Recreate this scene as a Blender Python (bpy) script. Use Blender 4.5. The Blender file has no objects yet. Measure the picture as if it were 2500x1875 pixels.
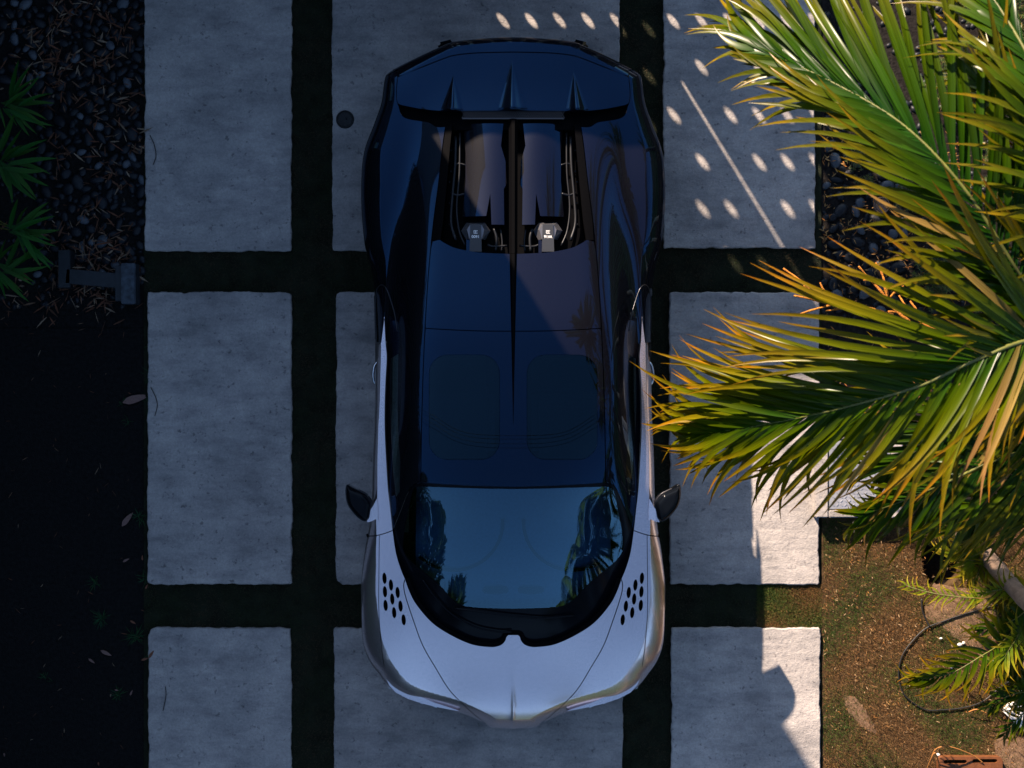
import bpy, bmesh, math, random
import numpy as np
from mathutils import Vector, Matrix
from mathutils.geometry import delaunay_2d_cdt

random.seed(7)
rng = np.random.default_rng(11)
S = bpy.context.scene
COL = S.collection
R_ = math.radians

# ------------------------------------------------------------------ camera
CAM_H = 10.0
cam_data = bpy.data.cameras.new("camera")
cam = bpy.data.objects.new("camera", cam_data)
COL.objects.link(cam)
cam.location = (0, 0, CAM_H)
cam.rotation_euler = (0, 0, 0)
cam_data.sensor_width = 36.0
cam_data.lens = 36.0 * CAM_H / 7.5
cam_data.clip_end = 500
cam_data.dof.use_dof = True
cam_data.dof.focus_distance = 9.2
cam_data.dof.aperture_fstop = 1.6
S.camera = cam

# ------------------------------------------------------------------ sky and sun
SUN_EL = R_(26.8)
SUN_H = Vector((-0.521, 0.854, 0)).normalized()          # horizontal direction towards the sun
world = bpy.data.worlds.new("World"); S.world = world; world.use_nodes = True
wn = world.node_tree.nodes; wl = world.node_tree.links
bg = wn["Background"]
sky = wn.new("ShaderNodeTexSky"); sky.sky_type = 'NISHITA'; sky.sun_disc = False
sky.sun_elevation = SUN_EL
sky.sun_rotation = math.atan2(SUN_H.x, SUN_H.y)
sky.air_density = 1.0; sky.dust_density = 0.6; sky.ozone_density = 2.2
wl.new(sky.outputs[0], bg.inputs[0])
bg.inputs[1].default_value = 0.082
sun_d = bpy.data.lights.new("sun", 'SUN'); sun_d.energy = 5.0; sun_d.angle = R_(0.53)
sun_d.color = (1.0, 0.80, 0.62)
sun = bpy.data.objects.new("sun", sun_d); COL.objects.link(sun)
to_sun = Vector((SUN_H.x*math.cos(SUN_EL), SUN_H.y*math.cos(SUN_EL), math.sin(SUN_EL)))
sun.rotation_euler = to_sun.to_track_quat('Z', 'Y').to_euler()
S.view_settings.view_transform = 'Standard'; S.view_settings.look = 'None'
S.view_settings.exposure = 1.65; S.view_settings.gamma = 1.0
S.view_settings.use_curve_mapping = False
S.cycles.max_bounces = 8; S.cycles.transparent_max_bounces = 12

# ------------------------------------------------------------------ helpers
GS = 0.003                                              # metres on the ground for one photograph pixel
def P(px, py, z=0.0):
    k = GS*(1-z/CAM_H)
    return Vector(((px-1250)*k, (937.5-py)*k, z))

def tag(o, label=None, cat=None, group=None, kind=None):
    if label: o["label"] = label
    if cat: o["category"] = cat
    if group: o["group"] = group
    if kind: o["kind"] = kind
    return o

def empty(name, loc=(0,0,0), rz=0.0):
    o = bpy.data.objects.new(name, None); COL.objects.link(o)
    o.location = loc; o.rotation_euler = (0,0,rz); o.empty_display_size = 0.1
    return o

def link(name, me, mat=None, parent=None):
    o = bpy.data.objects.new(name, me); COL.objects.link(o)
    if mat is not None and len(me.materials) == 0: me.materials.append(mat)
    if parent is not None: o.parent = parent
    return o

def mesh_from(name, verts, faces, smooth=True):
    me = bpy.data.meshes.new(name)
    me.from_pydata([tuple(v) for v in verts], [], [tuple(f) for f in faces])
    if smooth:
        me.polygons.foreach_set("use_smooth", [True]*len(me.polygons))
    me.update()
    return me

def mesh_np(name, verts, faces, smooth=False, cols=None):
    """verts (n,3), faces (m,k) numpy; cols (n,3 or 4) -> colour attribute 'col'."""
    verts = np.asarray(verts, np.float32); faces = np.asarray(faces, np.int32)
    me = bpy.data.meshes.new(name)
    n = len(verts); m, k = faces.shape
    me.vertices.add(n); me.vertices.foreach_set("co", verts.ravel())
    me.loops.add(m*k); me.loops.foreach_set("vertex_index", faces.ravel())
    me.polygons.add(m)
    me.polygons.foreach_set("loop_start", np.arange(0, m*k, k, dtype=np.int32))
    me.polygons.foreach_set("use_smooth", np.full(m, smooth))
    me.update(calc_edges=True)
    if cols is not None:
        cols = np.asarray(cols, np.float32)
        if cols.shape[1] == 3: cols = np.hstack([cols, np.ones((n,1), np.float32)])
        a = me.color_attributes.new("col", 'FLOAT_COLOR', 'POINT')
        a.data.foreach_set("color", cols.ravel())
    return me

def mk(name, verts, faces, mat, parent=None, smooth=True):
    return link(name, mesh_from(name, verts, faces, smooth), mat, parent)

def bm_obj(name, bm, mat, parent=None, smooth=False):
    me = bpy.data.meshes.new(name); bm.to_mesh(me); bm.free()
    if smooth: me.polygons.foreach_set("use_smooth", [True]*len(me.polygons))
    return link(name, me, mat, parent)

def bm_box(bm, c, s, rot=None):
    m = Matrix.Translation(Vector(c))
    if rot is not None: m = m @ rot
    m = m @ Matrix.Diagonal((s[0], s[1], s[2], 1))
    return bmesh.ops.create_cube(bm, size=1.0, matrix=m)["verts"]

def box(name, c, s, mat, parent=None, bevel=0.0, rot=None):
    bm = bmesh.new(); bm_box(bm, c, s, rot)
    if bevel > 0:
        bmesh.ops.bevel(bm, geom=list(bm.edges), offset=bevel, segments=2, affect='EDGES')
    return bm_obj(name, bm, mat, parent)

def catmull(pts, n=8, closed=False):
    pts = [Vector(p) for p in pts]; N = len(pts); out = []
    rngN = N if closed else N-1
    for i in range(rngN):
        p1 = pts[i]; p2 = pts[(i+1) % N]
        p0 = pts[(i-1) % N] if (closed or i > 0) else p1*2-p2
        p3 = pts[(i+2) % N] if (closed or i+2 < N) else p2*2-p1
        for k in range(n):
            t = k/n
            out.append(0.5*((2*p1)+(p2-p0)*t+(2*p0-5*p1+4*p2-p3)*t*t+(3*p1-p0-3*p2+p3)*t*t*t))
    if not closed: out.append(pts[-1])
    return out

def tube(path, radius, seg=8, closed=False, cap=True):
    """verts, faces of a tube; radius float or function of t or list"""
    path = [Vector(p) for p in path]; n = len(path); V = []; F = []
    up = Vector((0,0,1)); prev = None
    for i, p in enumerate(path):
        if closed: t = path[(i+1) % n]-path[i-1]
        else: t = path[min(i+1,n-1)]-path[max(i-1,0)]
        t = t.normalized() if t.length > 1e-9 else Vector((0,1,0))
        a = prev if prev is not None else (t.cross(up) if abs(t.dot(up)) < 0.98 else t.cross(Vector((1,0,0))))
        a = (a - t*a.dot(t)).normalized(); prev = a
        b = t.cross(a)
        r = radius(i/(n-1)) if callable(radius) else (radius[i] if isinstance(radius, (list,tuple)) else radius)
        for k in range(seg):
            an = 2*math.pi*k/seg
            V.append(p+a*(math.cos(an)*r)+b*(math.sin(an)*r))
    m = n if closed else n-1
    for i in range(m):
        for k in range(seg):
            k2 = (k+1) % seg; j = (i+1) % n
            F.append((i*seg+k, i*seg+k2, j*seg+k2, j*seg+k))
    if cap and not closed:
        F.append(tuple(range(seg))[::-1]); F.append(tuple(range((n-1)*seg, n*seg)))
    return V, F

def tube_obj(name, path, radius, mat, parent=None, seg=8, closed=False):
    v, f = tube(path, radius, seg, closed)
    return mk(name, v, f, mat, parent)

def pip(pts, poly):
    """points (n,2) inside polygon (m,2)"""
    x, y = pts[:,0], pts[:,1]; inside = np.zeros(len(pts), bool)
    px, py = poly[:,0], poly[:,1]; j = len(poly)-1
    for i in range(len(poly)):
        c = (py[i] > y) != (py[j] > y)
        if c.any():
            xi = (px[j]-px[i])*(y-py[i])/(py[j]-py[i]+1e-15)+px[i]
            inside ^= c & (x < xi)
        j = i
    return inside

def dist_poly(pts, poly, closed=True):
    a = poly; b = np.roll(poly, -1, 0)
    if not closed: a, b = a[:-1], b[:-1]
    d = b-a; L2 = (d*d).sum(1)+1e-18
    out = np.full(len(pts), 1e9)
    for s in range(0, len(pts), 4000):
        p = pts[s:s+4000]
        t = np.clip(((p[:,None,:]-a[None])*d[None]).sum(2)/L2, 0, 1)
        q = a[None]+t[...,None]*d[None]-p[:,None,:]
        out[s:s+4000] = np.sqrt((q*q).sum(2).min(1))
    return out

def densify(poly, step, closed=True):
    poly = np.asarray(poly, float); out = []
    n = len(poly); m = n if closed else n-1
    for i in range(m):
        a, b = poly[i], poly[(i+1) % n]
        k = max(1, int(math.ceil(np.linalg.norm(b-a)/step)))
        for j in range(k): out.append(a+(b-a)*j/k)
    if not closed: out.append(poly[-1])
    return np.array(out)

def cdt(outline, holes=(), spacing=0.02, extra=None):
    """triangulate a 2D region with a hex lattice inside; returns pts (n,2), tris, boundary loops (index lists)"""
    loops = [outline]+list(holes); pts = []; edges = []; off = 0; bidx = []
    for L in loops:
        n = len(L); pts += [tuple(p) for p in L]
        edges += [(off+i, off+(i+1) % n) for i in range(n)]
        bidx.append((off, n)); off += n
    mn, mx = outline.min(0), outline.max(0)
    h = spacing*0.866; g = []
    yy = mn[1]+h*0.5; row = 0
    while yy < mx[1]:
        xs = np.arange(mn[0]+(0.25 if row % 2 else 0.75)*spacing, mx[0], spacing)
        g.append(np.column_stack([xs, np.full(len(xs), yy)])); yy += h; row += 1
    g = np.vstack(g) if g else np.zeros((0,2))
    if extra is not None and len(extra): g = np.vstack([g, extra])
    if len(g):
        ok = pip(g, outline)
        for H in holes: ok &= ~pip(g, H)
        g = g[ok]
        if len(g):
            ok = dist_poly(g, outline) > spacing*0.33
            for H in holes: ok &= dist_poly(g, H) > spacing*0.33
            g = g[ok]
        pts += [tuple(p) for p in g]
    res = delaunay_2d_cdt([Vector(p) for p in pts], edges, [], 0, 1e-7)
    V = np.array([tuple(v) for v in res[0]]); T = np.array([f for f in res[2] if len(f) == 3])
    c = V[T].mean(1)
    ok = pip(c, outline)
    for H in holes: ok &= ~pip(c, H)
    T = T[ok]
    a, b, cc = V[T[:,0]], V[T[:,1]], V[T[:,2]]
    cr = (b[:,0]-a[:,0])*(cc[:,1]-a[:,1])-(b[:,1]-a[:,1])*(cc[:,0]-a[:,0])
    T[cr < 0] = T[cr < 0][:, ::-1]
    T = T[np.abs(cr) > 1e-12]
    orig = {}
    for new_i, o in enumerate(res[3]):
        for k in o: orig[k] = new_i
    bl = [[orig.get(s+i, s+i) for i in range(n)] for s, n in bidx]
    return V, T, bl

# ------------------------------------------------------------------ materials
def new_mat(name):
    m = bpy.data.materials.new(name); m.use_nodes = True
    nt = m.node_tree
    return m, nt, nt.nodes, nt.links, nt.nodes["Principled BSDF"]

def set_in(b, **kw):
    for k, v in kw.items():
        b.inputs[k.replace('_', ' ')].default_value = v

def simple(name, col, rough=0.5, metal=0.0, coat=0.0, spec=0.5, noise=0.0, nscale=20.0, bump=0.0, bscale=80.0):
    m, nt, N, L, b = new_mat(name)
    set_in(b, Base_Color=(*col, 1), Roughness=rough, Metallic=metal)
    b.inputs["Coat Weight"].default_value = coat; b.inputs["Coat Roughness"].default_value = 0.03
    b.inputs["Specular IOR Level"].default_value = spec
    if noise > 0 or bump > 0:
        tc = N.new("ShaderNodeTexCoord")
    if noise > 0:
        t = N.new("ShaderNodeTexNoise"); t.inputs["Scale"].default_value = nscale; t.inputs["Detail"].default_value = 6
        L.new(tc.outputs["Object"], t.inputs["Vector"])
        r = N.new("ShaderNodeValToRGB")
        r.color_ramp.elements[0].position = 0.3; r.color_ramp.elements[1].position = 0.7
        r.color_ramp.elements[0].color = (*[c*(1-noise) for c in col], 1)
        r.color_ramp.elements[1].color = (*[min(1, c*(1+noise)) for c in col], 1)
        L.new(t.outputs["Fac"], r.inputs["Fac"]); L.new(r.outputs["Color"], b.inputs["Base Color"])
    if bump > 0:
        t2 = N.new("ShaderNodeTexNoise"); t2.inputs["Scale"].default_value = bscale; t2.inputs["Detail"].default_value = 5
        L.new(tc.outputs["Object"], t2.inputs["Vector"])
        bp = N.new("ShaderNodeBump"); bp.inputs["Strength"].default_value = bump; bp.inputs["Distance"].default_value = 0.01
        L.new(t2.outputs["Fac"], bp.inputs["Height"]); L.new(bp.outputs["Normal"], b.inputs["Normal"])
    return m

def mat_concrete():
    m, nt, N, L, b = new_mat("concrete")
    tc = N.new("ShaderNodeTexCoord"); oi = N.new("ShaderNodeObjectInfo")
    add = N.new("ShaderNodeVectorMath"); add.operation = 'ADD'
    mul = N.new("ShaderNodeVectorMath"); mul.operation = 'SCALE'; mul.inputs["Scale"].default_value = 37.0
    cmb = N.new("ShaderNodeCombineXYZ")
    L.new(oi.outputs["Random"], cmb.inputs[0]); L.new(oi.outputs["Random"], cmb.inputs[1])
    L.new(cmb.outputs[0], mul.inputs[0]); L.new(tc.outputs["Object"], add.inputs[0]); L.new(mul.outputs[0], add.inputs[1])
    def noise(scale, detail, vec=None, rough=0.6):
        t = N.new("ShaderNodeTexNoise"); t.inputs["Scale"].default_value = scale; t.inputs["Detail"].default_value = detail
        t.inputs["Roughness"].default_value = rough
        L.new(vec or add.outputs[0], t.inputs["Vector"]); return t
    mp = N.new("ShaderNodeMapping"); mp.inputs["Scale"].default_value = (1.0, 3.2, 1.0)
    L.new(add.outputs[0], mp.inputs["Vector"])
    big = noise(2.4, 8, None, .7); streak = noise(2.6, 7, mp.outputs[0], 0.7); fine = noise(70, 6, None, .75); pit = noise(24, 3)
    def ramp(src, p0, c0, p1, c1):
        r = N.new("ShaderNodeValToRGB"); e = r.color_ramp.elements
        e[0].position = p0; e[0].color = (*c0, 1); e[1].position = p1; e[1].color = (*c1, 1)
        L.new(src.outputs["Fac"], r.inputs["Fac"]); return r
    r1 = ramp(big, 0.32, (0.28, 0.265, 0.258), 0.7, (0.475, 0.435, 0.41))
    r2 = ramp(streak, 0.33, (0.42, 0.43, 0.47), 0.55, (1, 1, 1))
    r3 = ramp(fine, 0.3, (0.72, 0.72, 0.73), 0.66, (1.12, 1.1, 1.08))
    r4 = ramp(pit, 0.29, (0.30, 0.30, 0.33), 0.38, (1, 1, 1))
    def mulc(a, c, f=1.0):
        x = N.new("ShaderNodeMix"); x.data_type = 'RGBA'; x.blend_type = 'MULTIPLY'; x.inputs["Factor"].default_value = f
        L.new(a, x.inputs["A"]); L.new(c, x.inputs["B"]); return x.outputs["Result"]
    c = mulc(r1.outputs[0], r2.outputs[0], 0.55); c = mulc(c, r3.outputs[0], 0.9); c = mulc(c, r4.outputs[0], 0.7)
    st = noise(0.9, 3, None, .5); rs = ramp(st, 0.30, (0.62, 0.62, 0.64), 0.48, (1, 1, 1)); c = mulc(c, rs.outputs[0], 0.55)
    tone = N.new("ShaderNodeMapRange"); tone.inputs["To Min"].default_value = 0.86; tone.inputs["To Max"].default_value = 1.10
    L.new(oi.outputs["Random"], tone.inputs["Value"])
    hs = N.new("ShaderNodeHueSaturation"); L.new(tone.outputs[0], hs.inputs["Value"]); L.new(c, hs.inputs["Color"]); c = hs.outputs[0]
    L.new(c, b.inputs["Base Color"])
    set_in(b, Roughness=0.88); b.inputs["Specular IOR Level"].default_value = 0.25
    bn = N.new("ShaderNodeBump"); bn.inputs["Strength"].default_value = 1.0; bn.inputs["Distance"].default_value = 0.009
    hsum = N.new("ShaderNodeMath"); hsum.operation = 'ADD'
    mid = noise(22, 8, None, 0.72)
    L.new(mid.outputs["Fac"], hsum.inputs[0]); L.new(streak.outputs["Fac"], hsum.inputs[1])
    L.new(hsum.outputs[0], bn.inputs["Height"]); L.new(bn.outputs["Normal"], b.inputs["Normal"])
    return m

def mat_attr(name, rough=0.7, spec=0.3, transl=0.0):
    """base colour from the mesh's own 'col' attribute (the colour of each blade, leaf or stone)"""
    m, nt, N, L, b = new_mat(name)
    a = N.new("ShaderNodeAttribute"); a.attribute_name = "col"
    L.new(a.outputs["Color"], b.inputs["Base Color"])
    set_in(b, Roughness=rough); b.inputs["Specular IOR Level"].default_value = spec
    if transl > 0:
        tr = N.new("ShaderNodeBsdfTranslucent"); L.new(a.outputs["Color"], tr.inputs["Color"])
        mx = N.new("ShaderNodeMixShader"); mx.inputs[0].default_value = transl
        out = N["Material Output"] if "Material Output" in N else N.new("ShaderNodeOutputMaterial")
        L.new(b.outputs[0], mx.inputs[1]); L.new(tr.outputs[0], mx.inputs[2]); L.new(mx.outputs[0], out.inputs["Surface"])
    return m

def mat_leaf(name, base, mid, tip, tip_at=0.86, transl=0.35, rough=0.3, var=0.35):
    """frond leaflet: green blade, yellowing towards a dry tip; each leaflet differs a little"""
    m, nt, N, L, b = new_mat(name)
    a = N.new("ShaderNodeAttribute"); a.attribute_name = "col"
    sep = N.new("ShaderNodeSeparateColor"); L.new(a.outputs["Color"], sep.inputs[0])
    oi = N.new("ShaderNodeObjectInfo")
    # shift ramp by random
    ma = N.new("ShaderNodeMath"); ma.operation = 'MULTIPLY_ADD'
    ma.inputs[1].default_value = 0.34; L.new(oi.outputs["Random"], ma.inputs[0]); ma.inputs[2].default_value = -0.17
    ad = N.new("ShaderNodeMath"); ad.operation = 'ADD'; L.new(sep.outputs[0], ad.inputs[0]); L.new(ma.outputs[0], ad.inputs[1])
    r = N.new("ShaderNodeValToRGB"); e = r.color_ramp.elements
    e[0].position = 0.0; e[0].color = (*base, 1)
    e[1].position = 1.0; e[1].color = (*tip, 1)
    k = e.new(0.5); k.color = (*mid, 1); k = e.new(min(.93, tip_at-0.10)); k.color = (*[0.5*(p+q) for p, q in zip(mid, tip)], 1)
    k = e.new(min(0.98, tip_at+0.06)); k.color = (*tip, 1)
    L.new(ad.outputs[0], r.inputs["Fac"])
    wv = N.new("ShaderNodeTexNoise"); wv.inputs["Scale"].default_value = 3.0; wv.inputs["Detail"].default_value = 6
    tc = N.new("ShaderNodeTexCoord"); mp = N.new("ShaderNodeMapping"); mp.inputs["Scale"].default_value = (40, 1.2, 1)
    L.new(tc.outputs["Object"], mp.inputs["Vector"]); L.new(mp.outputs[0], wv.inputs["Vector"])
    hs = N.new("ShaderNodeHueSaturation")
    hv = N.new("ShaderNodeMapRange"); hv.inputs["To Min"].default_value = 0.475; hv.inputs["To Max"].default_value = 0.52
    L.new(oi.outputs["Random"], hv.inputs["Value"]); L.new(hv.outputs[0], hs.inputs["Hue"])
    vv = N.new("ShaderNodeMapRange"); vv.inputs["From Min"].default_value = 0.3; vv.inputs["From Max"].default_value = 0.7
    vv.inputs["To Min"].default_value = 1-var; vv.inputs["To Max"].default_value = 1+var
    L.new(wv.outputs["Fac"], vv.inputs["Value"]); L.new(vv.outputs[0], hs.inputs["Value"])
    L.new(r.outputs[0], hs.inputs["Color"])
    L.new(hs.outputs[0], b.inputs["Base Color"])
    set_in(b, Roughness=rough); b.inputs["Specular IOR Level"].default_value = 0.12
    tr = N.new("ShaderNodeBsdfTranslucent"); L.new(hs.outputs[0], tr.inputs["Color"])
    mx = N.new("ShaderNodeMixShader"); mx.inputs[0].default_value = transl
    L.new(b.outputs[0], mx.inputs[1]); L.new(tr.outputs[0], mx.inputs[2]); L.new(mx.outputs[0], N["Material Output"].inputs["Surface"])
    return m

def mat_glass(name, tint, f0=1.5, refl=(1,1,1)):
    m, nt, N, L, b = new_mat(name)
    N.remove(b)
    t = N.new("ShaderNodeBsdfTransparent"); t.inputs[0].default_value = (*tint, 1)
    g = N.new("ShaderNodeBsdfGlossy"); g.inputs["Roughness"].default_value = 0.0; g.inputs["Color"].default_value = (*refl, 1)
    f = N.new("ShaderNodeFresnel"); f.inputs[0].default_value = f0
    mx = N.new("ShaderNodeMixShader")
    L.new(f.outputs[0], mx.inputs[0]); L.new(t.outputs[0], mx.inputs[1]); L.new(g.outputs[0], mx.inputs[2])
    L.new(mx.outputs[0], N["Material Output"].inputs["Surface"])
    return m

def mat_carpaint(name, col, metal, rough, coat=1.0, flake=0.0, coat_rough=0.02):
    m, nt, N, L, b = new_mat(name)
    set_in(b, Base_Color=(*col, 1), Metallic=metal, Roughness=rough)
    b.inputs["Coat Weight"].default_value = coat; b.inputs["Coat Roughness"].default_value = coat_rough
    b.inputs["Coat IOR"].default_value = 1.6
    if flake > 0:
        tc = N.new("ShaderNodeTexCoord"); v = N.new("ShaderNodeTexNoise"); v.inputs["Scale"].default_value = 900
        L.new(tc.outputs["Object"], v.inputs["Vector"])
        mr = N.new("ShaderNodeMapRange"); mr.inputs["To Min"].default_value = rough-flake; mr.inputs["To Max"].default_value = rough+flake
        L.new(v.outputs["Fac"], mr.inputs["Value"]); L.new(mr.outputs[0], b.inputs["Roughness"])
    return m

def mat_carbon(name):
    """dark blue tinted lacquer: blue mirror layer over a fine dark violet twill weave"""
    m, nt, N, L, b = new_mat(name)
    set_in(b, Base_Color=(0.002, 0.025, 0.064, 1), Metallic=1.0, Roughness=0.035)
    b.inputs["Coat Weight"].default_value = 0.12; b.inputs["Coat Roughness"].default_value = 0.01
    tc = N.new("ShaderNodeTexCoord"); mp = N.new("ShaderNodeMapping")
    mp.inputs["Rotation"].default_value = (0, 0, R_(45)); mp.inputs["Scale"].default_value = (230, 230, 230)
    ck = N.new("ShaderNodeTexChecker"); ck.inputs["Scale"].default_value = 1.0
    ck.inputs["Color1"].default_value = (0.004, 0.004, 0.009, 1); ck.inputs["Color2"].default_value = (0.015, 0.015, 0.029, 1)
    L.new(tc.outputs["Object"], mp.inputs["Vector"]); L.new(mp.outputs[0], ck.inputs["Vector"])
    d = N.new("ShaderNodeBsdfPrincipled"); L.new(ck.outputs["Color"], d.inputs["Base Color"])
    d.inputs["Roughness"].default_value = 0.5; d.inputs["Specular IOR Level"].default_value = 0.3
    mx = N.new("ShaderNodeMixShader"); mx.inputs[0].default_value = 0.22
    L.new(b.outputs[0], mx.inputs[1]); L.new(d.outputs[0], mx.inputs[2]); L.new(mx.outputs[0], N["Material Output"].inputs["Surface"])
    return m

M = {}
M['concrete'] = mat_concrete()
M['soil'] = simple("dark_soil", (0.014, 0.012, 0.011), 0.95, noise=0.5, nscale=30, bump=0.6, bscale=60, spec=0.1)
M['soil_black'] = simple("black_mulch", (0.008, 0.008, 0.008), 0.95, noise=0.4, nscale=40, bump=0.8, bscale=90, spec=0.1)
M['turf'] = simple("turf", (0.014, 0.017, 0.010), 0.95, noise=0.45, nscale=9, bump=0.8, bscale=160, spec=0.1)
M['lawn'] = simple("dry_lawn", (0.060, 0.037, 0.018), 0.95, noise=0.45, nscale=14, bump=0.7, bscale=110, spec=0.1)
M['sand'] = simple("bare_sandy_soil", (0.17, 0.105, 0.065), 0.95, noise=0.3, nscale=30, bump=0.5, bscale=120, spec=0.1)
M['blades'] = mat_attr("grass_blades", 0.7, 0.2, 0.25)
M['litter'] = mat_attr("dry_leaves", 0.75, 0.2, 0.15)
M['needles'] = mat_attr("shrub_needles", 0.55, 0.3, 0.2)
M['pebble'] = simple("black_pebble", (0.007, 0.009, 0.013), 0.5, noise=0.45, nscale=6, spec=0.3)
M['pebble_grey'] = simple("grey_pebble", (0.05, 0.06, 0.075), 0.5, noise=0.3, nscale=8)
M['carbon'] = mat_carbon("blue_carbon")
M['gloss_black'] = simple("gloss_black", (0.003, 0.004, 0.006), 0.06, spec=0.10)
M['satin_black'] = simple("satin_black", (0.003, 0.004, 0.006), 0.12, spec=0.08)
M['matt_black'] = simple("matt_black", (0.0015, 0.0015, 0.002), 0.6, spec=0.03)
M['silver'] = mat_carpaint("silver_paint", (0.77, 0.665, 0.68), 0.92, 0.27, flake=0.03, coat_rough=0.03)
M['chrome'] = simple("bright_trim", (0.7, 0.7, 0.72), 0.18, 1.0)
M['dark_trim'] = simple("dark_trim", (0.05, 0.05, 0.055), 0.3, 0.8)
M['windscreen'] = mat_glass("windscreen_glass", (0.38, 0.68, 0.90), 2.3, (0.42, 0.78, 1.0))
M['roofglass'] = mat_glass("roof_glass", (0.08, 0.12, 0.13), 1.55, (.35,.7,1.0))
M['sideglass'] = mat_glass("side_glass", (0.22, 0.34, 0.36), 1.9, (.7,.95,1.0))
M['leather'] = simple("interior_leather", (0.15, 0.20, 0.27), 0.6, noise=0.15, nscale=60)
M['rubber'] = simple("tyre_rubber", (0.012, 0.012, 0.012), 0.85, spec=0.2)
M['rim'] = simple("rim_alloy", (0.10, 0.10, 0.11), 0.3, 0.9)
M['white_paint'] = simple("white_lettering", (0.8, 0.8, 0.8), 0.5)
M['intake_silver'] = simple("intake_silver", (0.13, 0.13, 0.145), 0.35, 0.6, coat=0.3)
M['alu'] = simple("weathered_aluminium", (0.04, 0.052, 0.065), 0.45, 0.6, noise=0.5, nscale=25)
M['plate'] = simple("galvanised_plate", (0.42, 0.43, 0.47), 0.45, 0.55, noise=0.15, nscale=10)
M['iron'] = simple("cast_iron", (0.016, 0.017, 0.019), 0.6, 0.3, noise=0.3, nscale=40, bump=0.5, bscale=120)
M['brown_plastic'] = simple("brown_cover", (0.13, 0.045, 0.014), 0.55, noise=0.25, nscale=18, bump=0.2)
M['copper'] = simple("weathered_copper", (0.19, 0.115, 0.08), 0.5, 0.5, noise=0.3, nscale=30)
M['hose'] = simple("black_hose", (0.01, 0.01, 0.011), 0.5)
M['whitestone'] = simple("white_stone", (0.72, 0.70, 0.66), 0.8, noise=0.08, nscale=12)
M['trunk'] = simple("palm_stem", (0.25, 0.17, 0.12), 0.85, noise=0.35, nscale=14, bump=0.6, bscale=40)
M['stalk'] = simple("orange_flower_stalk", (0.42, 0.15, 0.012), 0.85, noise=0.35, nscale=60, bump=0.9, bscale=150)
M['rachis'] = simple("frond_midrib", (0.11, 0.115, 0.02), 0.5, noise=0.3, nscale=12)
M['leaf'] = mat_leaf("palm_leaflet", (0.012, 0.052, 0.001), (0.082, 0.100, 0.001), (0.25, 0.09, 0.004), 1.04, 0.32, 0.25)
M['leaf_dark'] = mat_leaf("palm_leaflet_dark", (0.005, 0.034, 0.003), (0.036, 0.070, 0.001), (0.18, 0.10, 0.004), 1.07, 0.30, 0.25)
M['leaf_young'] = mat_leaf("young_leaflet", (0.06, 0.13, 0.008), (0.19, 0.22, 0.008), (0.40, 0.24, 0.02), 0.92, 0.4, 0.35)
M['leaf_dead'] = mat_leaf("dry_leaflet", (0.10, 0.085, 0.015), (0.22, 0.14, 0.035), (0.22, 0.11, 0.03), 0.98, 0.3, 0.5)
M['bamboo'] = mat_leaf("bamboo_leaf", (0.008, 0.05, 0.008), (0.016, 0.085, 0.010), (0.03, 0.10, 0.015), 0.97, 0.3, 0.45)
M['conifer'] = simple("conifer_foliage", (0.03, 0.055, 0.018), 0.8, noise=0.5, nscale=4, spec=0.2)
M['bark'] = simple("bark", (0.10, 0.075, 0.055), 0.9, noise=0.4, nscale=10)
M['wall'] = simple("house_render", (0.30, 0.285, 0.27), 0.85, noise=0.1, nscale=3)
M['roofslab'] = simple("roof_edge", (0.10, 0.10, 0.105), 0.7)
M['winglass'] = simple("house_glass", (0.02, 0.025, 0.03), 0.05, 0.0, coat=1.0)
M['screen'] = simple("perforated_screen", (0.055, 0.05, 0.047), 0.6, 0.4)
M['cable'] = simple("cable", (0.01, 0.01, 0.01), 0.6)

# ================================================================== SETTING
def sheet(name, pts, z, mat, parent=None, holes=(), depth=0.0, spacing=0.5):
    o = np.array([(p[0], p[1]) for p in pts], float)
    hs = [np.array([(p[0], p[1]) for p in h], float) for h in holes]
    V, T, bl = cdt(o, hs, spacing)
    verts = [(v[0], v[1], z) for v in V]; faces = [tuple(t) for t in T]
    if depth > 0:
        for L in bl:
            n = len(L); base = len(verts)
            verts += [(V[i][0], V[i][1], z-depth) for i in L]
            faces += [(L[k], base+k, base+(k+1) % n, L[(k+1) % n]) for k in range(n)]
    return mk(name, verts, faces, mat, parent, smooth=False)

ground = mk("ground", [(-60,-60,-.17),(60,-60,-.17),(60,60,-.17),(-60,60,-.17)], [(0,1,2,3)], M['soil'])
tag(ground, kind="structure")

XL, XR = P(350, 0).x, P(2006, 0).x
driveway = sheet("driveway", [(XL,-14),(XR,-14),(XR,14),(XL,14)], -0.012, M['turf'], depth=.15, spacing=2.0)
tag(driveway, "dark turf joints between the pale concrete slabs", kind="structure")

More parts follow.
